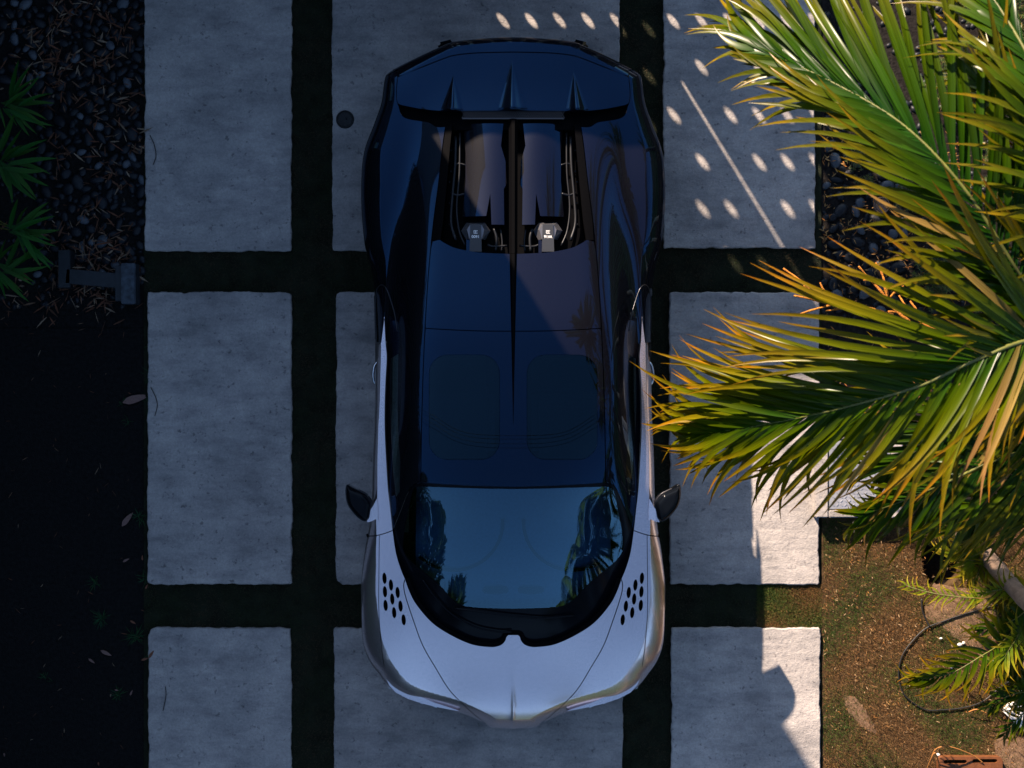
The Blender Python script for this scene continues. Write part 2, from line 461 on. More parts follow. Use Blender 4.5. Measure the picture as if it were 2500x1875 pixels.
def slab_mesh(x0, x1, y0, y1, seed, cut=()):
    """rectangular cast slab with slightly ragged edges; cut: {corner: (dx, dy)} for broken corners"""
    r = np.random.default_rng(seed)
    c = [(x0,y0),(x1,y0),(x1,y1),(x0,y1)]; pl = []
    sg = [(1,1),(-1,1),(-1,-1),(1,-1)]
    for i, (cx, cy) in enumerate(c):
        a, b_ = cut.get(i, (0.012, 0.012)) if cut else (0.012, 0.012)
        sx, sy = sg[i]
        pA = (cx+sx*a, cy); pB = (cx, cy+sy*b_)
        pM = (cx+sx*a*.3, cy+sy*b_*.3)
        pl += ([pB, pM, pA] if i in (0, 2) else [pA, pM, pB])
    d = densify(np.array(pl), 0.018)
    n = len(d)
    k = np.arange(n)
    wob = np.zeros(n)
    for f, amp in ((3,.0018),(9,.0022),(23,.002),(61,.0018)):
        wob += amp*np.sin(2*np.pi*f*k/n+r.uniform(0,6.28))
    wob += r.normal(0, .0011, n)
    nick = r.uniform(0, n, 10)
    for q in nick: wob += .010*r.uniform(.2,1)*np.exp(-((k-q)/r.uniform(.7,2.2))**2)
    t = np.roll(d,-1,0)-np.roll(d,1,0); t /= np.linalg.norm(t, axis=1)[:,None]+1e-9
    nrm = np.column_stack([-t[:,1], t[:,0]])          # inward for a counter-clockwise loop
    d = d+nrm*wob[:,None]
    inn = d+nrm*.007
    V, T, bl = cdt(inn, (), 0.06)
    top = 0.022
    verts = [(v[0], v[1], top+.0012*math.sin(v[0]*9+seed)+.0012*math.sin(v[1]*7+seed*2)) for v in V]
    faces = [tuple(q) for q in T]
    L = bl[0]; b0 = len(verts)
    verts += [(d[i][0], d[i][1], top-.006) for i in range(n)]
    b1 = len(verts)
    verts += [(d[i][0], d[i][1], -.10) for i in range(n)]
    for i in range(n):
        j = (i+1) % n
        faces.append((L[i], b0+i, b0+j, L[j])); faces.append((b0+i, b1+i, b1+j, b0+j))
    return mesh_from("slab", verts, faces, False)

cols = [[(353,711),(360,712),(362,710)], [(811,1513),(820,1516),(816,1520)], [(1620,1990),(1635,2000),(1639,2003)]]
rows = [(-101,613),(713,1427),(1533,2247)]
sd = 1
for r_i, (ya, yb) in enumerate(rows):
    for c_i in range(3):
        xa, xb = cols[c_i][r_i]
        if c_i == 2 and r_i == 0: yb2 = 606
        else: yb2 = yb
        cut = {}
        if (r_i, c_i) == (1, 0): cut = {2: (.05, .035)}
        if (r_i, c_i) == (1, 1): cut = {0: (.05, .10), 3: (.03, .05)}
        if (r_i, c_i) == (2, 0): cut = {3: (.055, .05)}
        a = P(xa, yb2, .022); b_ = P(xb, ya, .022)
        cx, cy = (a.x+b_.x)/2, (a.y+b_.y)/2
        me = slab_mesh(a.x-cx, b_.x-cx, a.y-cy, b_.y-cy, sd, cut)
        o = link("slab", me, M['concrete'], driveway); o.location = (cx, cy, 0); sd += 1
# one more row beyond each end of the picture
for ya, yb in ((-915,-201),(2347,3061)):
    for c_i in range(3):
        xa, xb = cols[c_i][0]
        a = P(xa, yb, .022); b_ = P(xb, ya, .022); cx, cy = (a.x+b_.x)/2, (a.y+b_.y)/2
        o = link("slab", slab_mesh(a.x-cx, b_.x-cx, a.y-cy, b_.y-cy, sd), M['concrete'], driveway)
        o.location = (cx, cy, 0); sd += 1

# beds and lawns
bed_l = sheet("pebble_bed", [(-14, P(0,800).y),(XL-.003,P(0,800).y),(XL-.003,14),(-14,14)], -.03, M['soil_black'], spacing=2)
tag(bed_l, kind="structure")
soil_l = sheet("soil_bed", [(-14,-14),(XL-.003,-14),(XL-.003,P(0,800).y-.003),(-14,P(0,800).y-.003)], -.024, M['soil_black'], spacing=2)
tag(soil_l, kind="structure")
pit = [P(2252,1336),P(2292,1330),P(2340,1345),P(2345,1400),P(2318,1436),P(2288,1442),P(2268,1424),P(2254,1390)][::-1]
pit = catmull(pit, 4, True)
ly = P(0,1262).y
lawn = sheet("lawn", [(XR+.003,-14),(14,-14),(14,ly),(XR+.003,ly)], -.008, M['lawn'], holes=[pit], depth=.15, spacing=.8)
tag(lawn, kind="structure")
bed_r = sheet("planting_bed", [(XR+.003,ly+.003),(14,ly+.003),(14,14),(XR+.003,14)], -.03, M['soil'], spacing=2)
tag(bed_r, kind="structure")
# patches of bare sandy soil on the lawn
def patch(name, pts, z):
    pl = catmull([P(*q) for q in pts], 5, True)
    r = random.Random(len(pts)); pl = [p+Vector((r.uniform(-.01,.01), r.uniform(-.01,.01), 0)) for p in pl]
    V, T, bl = cdt(np.array([(p.x,p.y) for p in pl]), (), .03)
    d = dist_poly(V, np.array([(p.x,p.y) for p in pl]))
    vv = [(v[0], v[1], z+min(.004, dd*.08)+.002*math.sin(v[0]*60)*math.sin(v[1]*71)) for v, dd in zip(V, d)]
    o = mk(name, vv, [tuple(t) for t in T], M['sand'], lawn)
    return o
patch("bare_patch", [(2062,1700),(2090,1702),(2112,1730),(2130,1765),(2140,1790),(2110,1780),(2085,1752),(2066,1725)], -.006)
patch("bare_patch", [(2262,1480),(2330,1452),(2420,1470),(2440,1540),(2400,1600),(2350,1570),(2300,1530),(2265,1510)], -.006)
patch("bare_patch", [(2280,1425),(2330,1435),(2400,1440),(2395,1468),(2330,1458),(2285,1448)], -.004)
patch("bare_patch", [(2430,1800),(2480,1790),(2540,1830),(2520,1900),(2450,1880)], -.006)

# perforated screen and house that shade the drive (beyond the top of the picture)
YS = 4.0
bm = bmesh.new()
sx0, sx1, sz1 = -1.98, 1.56, 2.30
holes = []
for k in range(-11, 7):
    cx = .352+k*.207
    if cx < -.92 or cx > sx1-.08: continue
    for m_ in range(-3, 6):
        cz = .822+m_*.2037
        if k == -1 and m_ >= 1: continue                    # the long slit takes this column
        if (k, m_) in ((-3,3),(1,1),(2,4),(-5,2)): continue
        holes.append([(cx+.031*math.cos(a)*1.0, cz+.035*math.sin(a)) for a in np.linspace(0, 2*np.pi, 14, endpoint=False)])
cs = .352-.207
holes.append([(cs-.011,1.085),(cs+.011,1.085),(cs+.011,2.06),(cs-.011,2.06)])
V, T, bl = cdt(np.array([(sx0,-.05),(sx1,-.05),(sx1,sz1),(sx0,sz1)]), [np.array(h) for h in holes], .25)
verts = [(v[0], YS, v[1]) for v in V]+[(v[0], YS+.012, v[1]) for v in V]; nV = len(V)
faces = [tuple(t) for t in T]+[tuple(nV+i for i in t[::-1]) for t in T]
for L in bl:
    n = len(L); faces += [(L[i], nV+L[i], nV+L[(i+1) % n], L[(i+1) % n]) for i in range(n)]
screen = empty("garden_screen", (0, YS, 0))
o = mk("perforated_panel", [(v[0], v[1]-YS, v[2]) for v in verts], faces, M['screen'], screen, smooth=False)
box("post", (sx1+.035, 0.006, sz1/2), (.06,.06,sz1+.02), M['screen'], screen)
box("top_rail", ((sx0+sx1)/2, .006, sz1+.022), (sx1-sx0, .05, .04), M['screen'], screen)
tag(screen, "tall dark perforated metal screen whose round holes throw light spots on the drive", "screen")
house = empty("house", (-2.0, 4.06, 0))
fp = [(0,0),(-4.35,7.0),(-12,7.0),(-12,0)]
def prism(name, fp, z0, z1, mat, parent, grow=0.0):
    c = Vector((sum(p[0] for p in fp)/len(fp), sum(p[1] for p in fp)/len(fp)))
    q = [c+(Vector(p)-c)*(1+grow) for p in fp]; n = len(q)
    V = [(p.x,p.y,z0) for p in q]+[(p.x,p.y,z1) for p in q]
    F = [tuple(range(n))[::-1] if False else tuple(range(n)), tuple(range(n,2*n))]+[(i,(i+1)%n,n+(i+1)%n,n+i) for i in range(n)]
    return mk(name, V, F, mat, parent, smooth=False)
prism("wall", fp, -.1, 5.6, M['wall'], house)
prism("roof", fp, 5.6, 5.7, M['roofslab'], house, .004)
for wx in (-1.6, -4.2, -7.0):
    for wz in (1.5, 4.1):
        f = box("window", (wx, -.012, wz), (1.3, .05, 1.5), M['roofslab'], house)
        box("pane", (wx, -.042, wz), (1.16, .012, 1.36), M['winglass'], f)
tag(house, "flat-roofed pale house whose corner keeps most of the drive in shade", "house")

# small fixtures set in the ground
dc = empty("drain_cover", tuple(P(842.5, 291.5, .024)))
def disc(name, r, z0, z1, mat, parent, n=32, bev=.004, loc=(0,0,0)):
    prof = [(0,z1),(r-bev,z1),(r,z1-bev),(r,z0)]
    V = []; F = []
    for i in range(n):
        a = 2*math.pi*i/n
        for (rr, zz) in prof[1:]: V.append((loc[0]+rr*math.cos(a), loc[1]+rr*math.sin(a), loc[2]+zz))
    V.append((loc[0],loc[1],loc[2]+z1)); c = len(V)-1
    for i in range(n):
        j = (i+1) % n
        F.append((c, i*3, j*3))
        for k in range(2): F.append((i*3+k, i*3+k+1, j*3+k+1, j*3+k))
    return mk(name, V, F, mat, parent, smooth=False)
disc("lid", .056, -.02, .004, M['iron'], dc)
v, f = tube([(.061*math.cos(a), .061*math.sin(a), .001) for a in np.linspace(0, 2*math.pi, 36, endpoint=False)], .006, 6, True)
mk("ring", v, f, M['iron'], dc)
box("lifting_slot", (0.01,.004,.0045), (.006,.02,.003), M['matt_black'], dc, rot=Matrix.Rotation(.5,4,'Z'))
tag(dc, "small round black iron drain cover set in the slab beside the car tail", "drain cover")

# ================================================================== CAR
CX = 1253.0
def spline1d(xs, ys, xq):
    xs = np.asarray(xs, float); ys = np.asarray(ys, float); n = len(xs)
    h = np.diff(xs); A = np.zeros((n,n)); r = np.zeros(n); A[0,0] = A[-1,-1] = 1
    for i in range(1, n-1):
        A[i,i-1] = h[i-1]; A[i,i] = 2*(h[i-1]+h[i]); A[i,i+1] = h[i]
        r[i] = 3*((ys[i+1]-ys[i])/h[i]-(ys[i]-ys[i-1])/h[i-1])
    c = np.linalg.solve(A, r)
    b = (ys[1:]-ys[:-1])/h-h*(2*c[:-1]+c[1:])/3; d = (c[1:]-c[:-1])/(3*h)
    k = np.clip(np.searchsorted(xs, xq)-1, 0, n-2); t = np.clip(xq, xs[0], xs[-1])-xs[k]
    return ys[k]+b[k]*t+c[k]*t**2+d[k]*t**3

class HF:
    st = .01
    def __init__(s, xs, ytab, sx=2.0, sy=3.0):
        s.gx = np.arange(0, 1.25, s.st); s.gy = np.arange(-2.7, 2.7, s.st)
        ys = np.array([r[0] for r in ytab]); rowsz = []
        xm = np.concatenate([-np.array(xs[1:])[::-1], xs])
        for r in ytab:
            z = np.array(r[1:]); zm = np.concatenate([z[1:][::-1], z])
            rowsz.append(spline1d(xm, zm, s.gx))
        rowsz = np.array(rowsz)
        G = np.array([spline1d(ys, rowsz[:,i], s.gy) for i in range(len(s.gx))]).T
        G = np.hstack([G[:,1:][:,::-1], G]); s.nx0 = len(s.gx)-1
        def blur(A, sg, ax):
            w = int(4*sg); k = np.exp(-.5*(np.arange(-w,w+1)/sg)**2); k /= k.sum()
            pad = [(w,w) if a == ax else (0,0) for a in (0,1)]
            A = np.pad(A, pad, mode='reflect', reflect_type='odd')
            return np.apply_along_axis(lambda m: np.convolve(m, k, 'valid'), ax, A)
        s.G = blur(blur(G, sy, 0), sx, 1)
    def __call__(s, x, y):
        x = np.atleast_1d(np.asarray(x, float)); y = np.atleast_1d(np.asarray(y, float))
        u = np.clip(x/s.st+s.nx0, 1, s.G.shape[1]-3.001); v = np.clip((y-s.gy[0])/s.st, 1, s.G.shape[0]-3.001)
        i = u.astype(int); j = v.astype(int); fu = u-i; fv = v-j
        def w(t): return [-.5*t+t*t-.5*t**3, 1-2.5*t*t+1.5*t**3, .5*t+2*t*t-1.5*t**3, -.5*t*t+.5*t**3]
        wu, wv = w(fu), w(fv); out = 0
        for a in range(4):
            for b in range(4): out = out+wv[a]*wu[b]*s.G[j+a-1, i+b-1]
        return out

UPX = [0,.2,.4,.55,.64,.70,.76,.84,.92,1.05]
UP = HF(UPX, [
 (-2.0,.66,.655,.64,.62,.60,.59,.58,.56,.55,.54),
 (-1.75,0.7150,0.7081,0.6873,0.6626,0.6441,0.6302,0.6150,0.60,0.58,0.57),
 (-1.6,0.7950,0.7853,0.7562,0.7217,0.6957,0.6762,0.6550,.63,.61,.60),
 (-1.4,0.8880,0.8766,0.8423,0.8016,0.7710,0.7480,0.7230,.70,.68,.66),
 (-1.15,0.9930,0.9807,0.9437,0.8998,0.8668,0.8420,0.8150,.785,.76,.73),
 (-0.9,1.0830,1.0702,1.0318,0.9861,0.9518,0.9261,0.8980,.835,.80,.77),
 (-.65,1.155,1.147,1.118,1.077,1.043,1.008,.955,.86,.82,.80),
 (-.4,1.195,1.189,1.168,1.135,1.10,1.05,.97,.865,.83,.81),
 (0,1.205,1.20,1.186,1.165,1.13,1.075,.965,.865,.84,.82),
 (.35,1.19,1.187,1.174,1.15,1.11,1.05,.95,.87,.845,.82),
 (.6,1.155,1.15,1.137,1.112,1.065,1.01,.935,.87,.85,.83),
 (.9,1.10,1.097,1.083,1.055,1.005,.955,.905,.865,.86,.85),
 (1.33,1.03,1.022,1.006,.982,.94,.908,.895,.895,.895,.88),
 (1.68,.965,.96,.945,.925,.905,.895,.893,.892,.885,.87),
 (1.95,.91,.905,.895,.885,.88,.877,.874,.868,.86,.85),
 (2.3,.865,.86,.855,.845,.835,.825,.815,.805,.80,.79),
 (2.6,.80,.80,.80,.79,.78,.77,.76,.75,.74,.73)])
LOX = [0,.25,.45,.6,.75,.9,1.05]
LO0 = HF(LOX, [
 (-2.6,.40,.38,.36,.35,.35,.36,.36),
 (-2.38,.505,.487,.452,.44,.45,.45,.44),
 (-2.29,.567,.553,.523,.515,.525,.52,.51),
 (-2.2,.61,.60,.575,.57,.585,.58,.57),
 (-2.0,.675,.665,.65,.655,.675,.675,.66),
 (-1.7,.765,.76,.75,.755,.78,.785,.77),
 (-1.4,.835,.83,.825,.825,.838,.84,.825),
 (-1.0,.87,.87,.865,.862,.862,.86,.845),
 (-.5,.91,.91,.905,.90,.895,.893,.875),
 (0,.93,.93,.925,.915,.91,.905,.885),
 (.5,.94,.94,.93,.92,.91,.90,.88),
 (1.0,.91,.91,.90,.89,.88,.87,.86)], 3, 4)

OUT_L = [(1193,99),(1113,107),(1073,121),(1023,143),(974,166),(948.6,181),(939.5,196),(932,252),(914,304),(889,373),(882,450),(883.5,523),(891,600),(905,650),
 (914,712),(917,790),(918.5,860),(918,930),(917,996),(911,1130),(907.8,1217),(902,1275),(897,1311),(892,1340),(882.5,1419),(882,1460),(883,1508),(886,1569),(901,1612),
 (922.7,1643.5),(951.6,1677),(995,1704),(1029,1716),(1060,1724),(1120,1739),(1155,1752),(1183,1766),(1202,1777)]
def pxw(p, zf, drop=False):
    """a traced left-side pixel -> car coordinates on the surface zf"""
    z = .8
    for _ in range(5):
        k = GS*(1-z/CAM_H); x = (p[0]-CX)*k; y = (937.5-p[1])*k
        z = float(zf(x, y)[0]) if not isinstance(zf, float) else zf
    return np.array([x, y])
def path_w(pts, zf, n=6, smooth=True):
    if smooth:
        pts = [(v.x, v.y) for v in catmull([(p[0],p[1],0) for p in pts], n)]
    return np.array([pxw(p, zf) for p in pts])
def mir(a): return a*np.array([-1,1])

ol = [(v.x, v.y) for v in catmull([(1253,97,0)]+[(p[0],p[1],0) for p in OUT_L]+[(1253,1779,0)], 6)]
ZOUT = lambda py: float(np.interp(py, [90,200,450,650,850,1100,1300,1450,1560,1640,1720,1790], [.74,.74,.74,.70,.65,.65,.69,.71,.66,.57,.47,.43]))
OUTL = np.array([pxw(p, ZOUT(p[1])) for p in ol])                       # plan outline, left half, tail -> nose
OUTL[0,0] = 0; OUTL[-1,0] = 0
OUTLINE = np.vstack([OUTL, mir(OUTL[1:-1])[::-1]])
yR = [-2.6,-2.38,-2.2,-2.0,-1.8,-1.5,-1.2,-.9,-.3,.3,.6,.9,1.33,1.7,2.0,2.3,2.6]
RR = [.08,.09,.11,.15,.16,.125,.10,.06,.05,.06,.09,.13,.15,.12,.085,.05,.05]
HH = [.07,.08,.10,.13,.13,.125,.15,.20,.22,.20,.18,.17,.16,.15,.12,.09,.09]
def drop(x, y):
    d = dist_poly(np.column_stack([x, y]), OUTLINE)
    R = np.interp(y, yR, RR); h = np.interp(y, yR, HH)
    u = np.clip(1-d/R, 0, 1)
    return h*(.38*u+.62*(1-np.sqrt(np.clip(1-.985*u*u, 0, 1))))
def drop_rings(ks=(1.12,1.05,1.0,.97,.92,.85,.75,.62,.48,.34,.2,.1)):
    P0 = densify(OUTLINE, .010); t = np.roll(P0,-2,0)-np.roll(P0,2,0); t /= np.linalg.norm(t,axis=1)[:,None]+1e-12
    n = np.column_stack([-t[:,1], t[:,0]]); a = .5*np.sum(P0[:,0]*np.roll(P0[:,1],-1)-np.roll(P0[:,0],-1)*P0[:,1])
    n *= 1 if a > 0 else -1
    R = np.interp(P0[:,1], yR, RR)
    out = []
    for k in ks:
        q = P0+n*(R*k)[:,None]
        ok = np.abs(dist_poly(q, OUTLINE)-R*k) < .004
        out.append(q[ok])
    return np.vstack(out)
def crease_line(x, y, poly, amp, wid):
    d = dist_poly(np.column_stack([np.abs(x)*-1, y]), poly, False)
    return amp*np.exp(-d/wid)
HOODC = np.array([[0,-1.75],[0,-2.42]])
RINGS = drop_rings()
def LO(x, y):
    x = np.atleast_1d(np.asarray(x, float)); y = np.atleast_1d(np.asarray(y, float))
    z = LO0(x, y)-drop(x, y)
    f = np.clip((-1.8-y)/.5, 0, 1)                                # centre crease of the bonnet grows to the nose
    z = z+.013*f*np.exp(-np.sqrt(x*x+.003**2)/.016)
    return z
def UPD(x, y):
    x = np.atleast_1d(np.asarray(x, float)); y = np.atleast_1d(np.asarray(y, float))
    return UP(x, y)-drop(x, y)
def off(zf, d): return lambda x, y: zf(x, y)+d

car = empty("sports_car", (0.008, 0, 0.024))
tag(car, "low two-tone sports car, dark blue rear and silver front, parked nose down the drive", "car")

def inset(poly, d):
    t = np.roll(poly,-1,0)-np.roll(poly,1,0); t /= np.linalg.norm(t, axis=1)[:,None]+1e-12
    n = np.column_stack([-t[:,1], t[:,0]])
    a = .5*np.sum(poly[:,0]*np.roll(poly[:,1],-1)-np.roll(poly[:,0],-1)*poly[:,1])
    return poly+n*d*(1 if a > 0 else -1)

def panel(name, poly, zf, mat, parent, spacing=.018, holes=(), thick=.014, gap=.0030, bstep=.010, dz=0.0, extra=None):
    """body panel: plan outline laid on the surface zf, with a turned-down edge"""
    poly = densify(poly, bstep)
    if gap: poly = inset(poly, gap)
    hs = [densify(h, .006) for h in holes]
    V, T, bl = cdt(poly, hs, spacing, extra)
    z = zf(V[:,0], V[:,1])+dz
    e = 1e-3
    gx = (zf(V[:,0]+e, V[:,1])-zf(V[:,0]-e, V[:,1]))/(2*e); gy = (zf(V[:,0], V[:,1]+e)-zf(V[:,0], V[:,1]-e))/(2*e)
    Nn = np.column_stack([-gx, -gy, np.ones(len(V))]); Nn /= np.linalg.norm(Nn, axis=1)[:,None]
    verts = [tuple(v) for v in np.column_stack([V, z])]; faces = [tuple(t) for t in T]; norms = [tuple(n) for n in Nn]
    if thick > 0:
        for li, L in enumerate(bl):
            n = len(L); pl = V[L]; t = np.roll(pl,-1,0)-np.roll(pl,1,0); t /= np.linalg.norm(t,axis=1)[:,None]+1e-12
            on = np.column_stack([t[:,1], -t[:,0]])
            a = .5*np.sum(pl[:,0]*np.roll(pl[:,1],-1)-np.roll(pl[:,0],-1)*pl[:,1])
            if a < 0: on = -on
            if li > 0: on = -on
            b0 = len(verts)
            for k, i in enumerate(L):
                verts.append((V[i,0], V[i,1], z[i])); norms.append((on[k,0]*.8, on[k,1]*.8, .6))
            b1 = len(verts)
            for k, i in enumerate(L):
                verts.append((V[i,0]-on[k,0]*.002, V[i,1]-on[k,1]*.002, z[i]-thick)); norms.append((on[k,0], on[k,1], 0))
            ccw = a > 0
            for k in range(n):
                k2 = (k+1) % n
                q = (b0+k, b1+k, b1+k2, b0+k2)
                faces.append(q if (ccw == (li == 0)) else q[::-1])
    me = mesh_from(name, verts, faces, True)
    me.normals_split_custom_set_from_vertices(norms)
    return link(name, me, mat, parent)

def ribbon(name, line, zf, width, dz, mat, parent):
    line = densify(line, .015, False)
    t = np.gradient(line, axis=0); t /= np.linalg.norm(t,axis=1)[:,None]+1e-12
    n = np.column_stack([-t[:,1], t[:,0]])*width/2
    A = line+n; B = line-n
    va = np.column_stack([A, zf(A[:,0],A[:,1])+dz]); vb = np.column_stack([B, zf(B[:,0],B[:,1])+dz])
    k = len(line); V = np.vstack([va,vb]); F = [(i, i+1, k+i+1, k+i) for i in range(k-1)]
    return mk(name, V, F, mat, parent)

# ---- traced lines (left side of the car, photograph pixels)
U = [(1253,1548),(1241,1548),(1236,1553),(1233,1562),(1225,1571),(1212,1576),(1195,1577),(1153,1571),(1103,1549),(1056,1518),(1018,1474),(1001,1442),(990,1412)]
U2 = [(990,1412),(979,1385),(968,1347),(960,1294)]
RAIL = [(960,1294),(955,1247),(949,1193),(945,1130),(941.5,1060),(941,996),(943,930),(946,873),(943,835),(940,772)]
SHUT = [(990,1412),(986.5,1428),(991,1455),(1010,1513),(1033,1574.5),(1064,1628.6),(1095,1679),(1126,1713),(1161,1745),(1188,1766)]
DSEAM = [(897.5,1308),(912,1307.5),(927,1305),(944,1300),(960,1294)]
SEAM = [(1088,311),(1081,360),(1071,450),(1059,541),(1049,640),(1043,720),(1038,806),(1034,900),(1031,996),(1029,1090),(1028,1178)]
WTOP = [(1028,1178),(1070,1181),(1110,1183),(1180,1186),(1253,1188)]
APIL = [(960,1294),(980,1245),(996,1205),(1010,1184),(1028,1178)]
RSEAM = [(1039,802),(1110,806),(1180,808.5),(1253,809)]
REDGE = [(1056,590),(1073,586),(1084,592),(1108,604),(1142,612),(1180,617),(1253,620)]

wU = np.vstack([path_w(U[:2],LO,2,False)[:-1], path_w(U[1:],LO)]); wU2 = path_w(U2, LO); wRAIL = path_w(RAIL, LO); wSHUT = path_w(SHUT, LO); wDS = path_w(DSEAM, LO)
wSEAM = path_w(SEAM, UP); wWT = path_w(WTOP, UP); wAP = path_w(APIL, UP); wRS = path_w(RSEAM, UP); wRE = path_w(REDGE, UP)
wU[0,0] = 0
for a in (wWT, wRS, wRE): a[-1,0] = 0
def outl(y_a, y_b):
    """stretch of the plan outline (left), from y_a (rear) to y_b (front), nudged inwards"""
    m = (OUTL[:,1] <= y_a) & (OUTL[:,1] >= y_b)
    return OUTL[m]*np.array([.9985,1.0])
def both(fn):
    for sgn in (1, -1):
        fn(sgn, (lambda a: a) if sgn == 1 else (lambda a: mir(a)))

# ---- bonnet
half = np.vstack([wU, wSHUT[1:]])
tip = OUTL[OUTL[:,1] < wSHUT[-1,1]]
half = np.vstack([half, tip*np.array([.99,.9995])])
hood_poly = np.vstack([half, mir(half[1:-1])[::-1]])
ex = np.array([(x, y) for y in np.arange(-2.40, -1.72, .006) for x in (0,.0025,-.0025,.006,-.006,.011,-.011,.018,-.018,.027,-.027)])
hood = panel("bonnet", hood_poly, LO, M['silver'], car, extra=np.vstack([ex, RINGS]))
hood["label"] = "silver bonnet with a centre crease"

# ---- front wings with nine round vents, doors, rear quarters
VENT = [(297,455),(338,498),(300,540),(380,545),(346,586),(304,626),(398,631),(358,672),(418,717)]
VENT = [(825+.38584*a, 1235+.38584*b) for a, b in VENT]
def fender(sgn, f):
    y0 = wDS[0,1]
    o_ = outl(y0-.004, wSHUT[-1,1]+.005)
    poly = np.vstack([wSHUT[::-1][2:], wU2[1:], wDS[::-1][1:-1], o_])
    hs = []
    for (a, b) in VENT:
        c = pxw((a,b), LO)
        t = np.linspace(0, 2*np.pi, 20, endpoint=False)
        ex, ey = .0145*np.cos(t), .0385*np.sin(t); an = .06
        hs.append(np.column_stack([c[0]+ex*math.cos(an)-ey*math.sin(an), c[1]+ex*math.sin(an)+ey*math.cos(an)]))
    fe = panel("front_wing", f(poly), LO, M['silver'], car, holes=[f(h) for h in hs], spacing=.014, extra=RINGS)
    for h in hs:
        h = f(h); c = h.mean(0); n = len(h)
        z = LO(h[:,0], h[:,1]); zc = float(LO(c[0],c[1])[0])
        V = [(p[0],p[1],zz-.003) for p, zz in zip(h, z)]+[((p[0]-c[0])*.9+c[0],(p[1]-c[1])*.9+c[1],zz-.05) for p, zz in zip(h, z)]+[(c[0],c[1],zc-.05)]
        F = [(i,(i+1)%n,n+(i+1)%n,n+i) for i in range(n)]+[(n+i,n+(i+1)%n,2*n) for i in range(n)]
        mk("vent_hole", V, F, M['matt_black'], fe, smooth=False)
    # slim headlamp strip below the wing's leading lip
    hl = [(945,1656),(975,1676),(1000,1690),(1035,1705),(1060,1717),(1100,1731),(1122,1739),(1098,1735),(1060,1727),(1030,1719),(995,1706.5),(966,1690),(951,1672)]
    hp = np.array([pxw(q, .60) for q in hl]); hp = f(hp)
    zf = lambda x, y: .615+(y+2.05)*.32
    panel("headlight", hp, lambda x, y: np.atleast_1d(.60+(np.asarray(y)+2.05)*.28), M['silver'], car, spacing=.01, gap=0, thick=.03)
    # shade of the crease on top of the wing, put in as a dark strip
    cr = [(927,1306),(926,1400),(925.5,1472),(928,1530),(933,1585),(939,1626)]
    w = f(path_w(cr, LO))
    ribbon("wing_crease_shade", w, LO, .004, .0016, M['dark_trim'], fe)
both(fender)

def door(sgn, f):
    outer = np.array([pxw(p, LO) for p in [(939,772),(931,836),(925,843),(924,872)]])
    o_ = outl(pxw((918,905),.62)[1], wDS[0,1]+.004)
    poly = np.vstack([wDS[:-1], wRAIL[:-1], outer, o_])
    d = panel("door", f(poly), LO, M['silver'], car, spacing=.014, extra=RINGS)
    hp = [pxw(q, .72) for q in [(921,884),(915,893),(911.5,912),(913,930),(919,942)]]
    zs = [.70,.705,.71,.705,.69]
    pts = catmull([(*(f(p)), z) for p, z in zip(hp, zs)], 5)
    tube_obj("handle", pts, .0085, M['chrome'], d, 8)
both(door)

SWIN = [(955,876),(973,864),(972,935),(971,1000),(974,1080),(978,1130),(976,1200),(968,1212),(961,1150),(956,1060),(953.5,1000),(953.5,935)]
wSWIN = np.array([pxw(p, UP) for p in SWIN])
def quarter(sgn, f):
    rear = path_w([(974,167),(972,188),(968.5,225),(970,248),(975,262),(981,281),(996,291),(1030,297),(1048,300),(1066,310.5),(1088,311)], UPD, 4)
    o_ = outl(rear[0,1]+.002, pxw((924,842),.62)[1]+.0)
    dr = np.array([pxw(p, UP) for p in [(930,838),(938.5,774)]])
    rail_in = wRAIL[::-1]*np.array([.996,1])
    poly = np.vstack([wSEAM[1:-1], wAP[::-1][:-1], wRAIL[:-1], np.array([pxw((939,772),UPD)]), np.array([pxw((931,838),UPD)]), o_[::-1][:], rear[1:]])
    q = panel("rear_quarter", f(poly), UPD, M['carbon'], car, spacing=.016, holes=[f(wSWIN)], extra=RINGS)
    panel("side_window", f(inset(wSWIN, .001)), off(UP, -.004), M['sideglass'], car, spacing=.02, gap=0, thick=0)
    # bright curved trim line round the side intake
    cl = [(1537,809),(1543,770),(1550,744),(1563,707),(1576,696),(1587,709),(1590.5,748),(1589,835)]
    cl = [(2*CX-p[0]+2, p[1]) for p in cl]
    w = f(path_w(cl, UPD))
    pts = [(p[0], p[1], float(UPD(p[0],p[1])[0])+.003) for p in w]
    tube_obj("curved_trim", pts, .0032, M['dark_trim'], car, 6)
both(quarter)

# ---- windscreen and its black surround
GL = [(1253,1193),(1180,1192),(1100,1189.5),(1040,1187.5),(1020,1188),(1010,1194),(1003,1218),(996,1253),(990,1283),(986,1315),(986,1342),(1002,1367),(1029,1390),(1070,1424),(1106,1462),(1128,1476),(1149,1481),(1200,1484),(1253,1485)]
g = path_w(GL, UP, 4); g[0,0] = g[-1,0] = 0
glass_poly = np.vstack([g, mir(g[1:-1])[::-1]])
wUup = path_w([(p[0]+ (0), p[1]) for p in U[1:]+U2[1:]], UP)
outer = np.vstack([np.array([[0, wUup[0,1]-.03]]), wUup+np.array([-.012,-.014])])
outer = np.vstack([outer, wAP[1:], wWT[1:]])
sur_poly = np.vstack([outer, mir(outer[1:-1])[::-1]])
panel("windscreen_surround", sur_poly, UP, M['satin_black'], car, holes=[glass_poly], spacing=.02, gap=.001, dz=-.004)
panel("windscreen", inset(glass_poly, .0008), off(UP, -.002), M['windscreen'], car, spacing=.025, gap=0, thick=0)
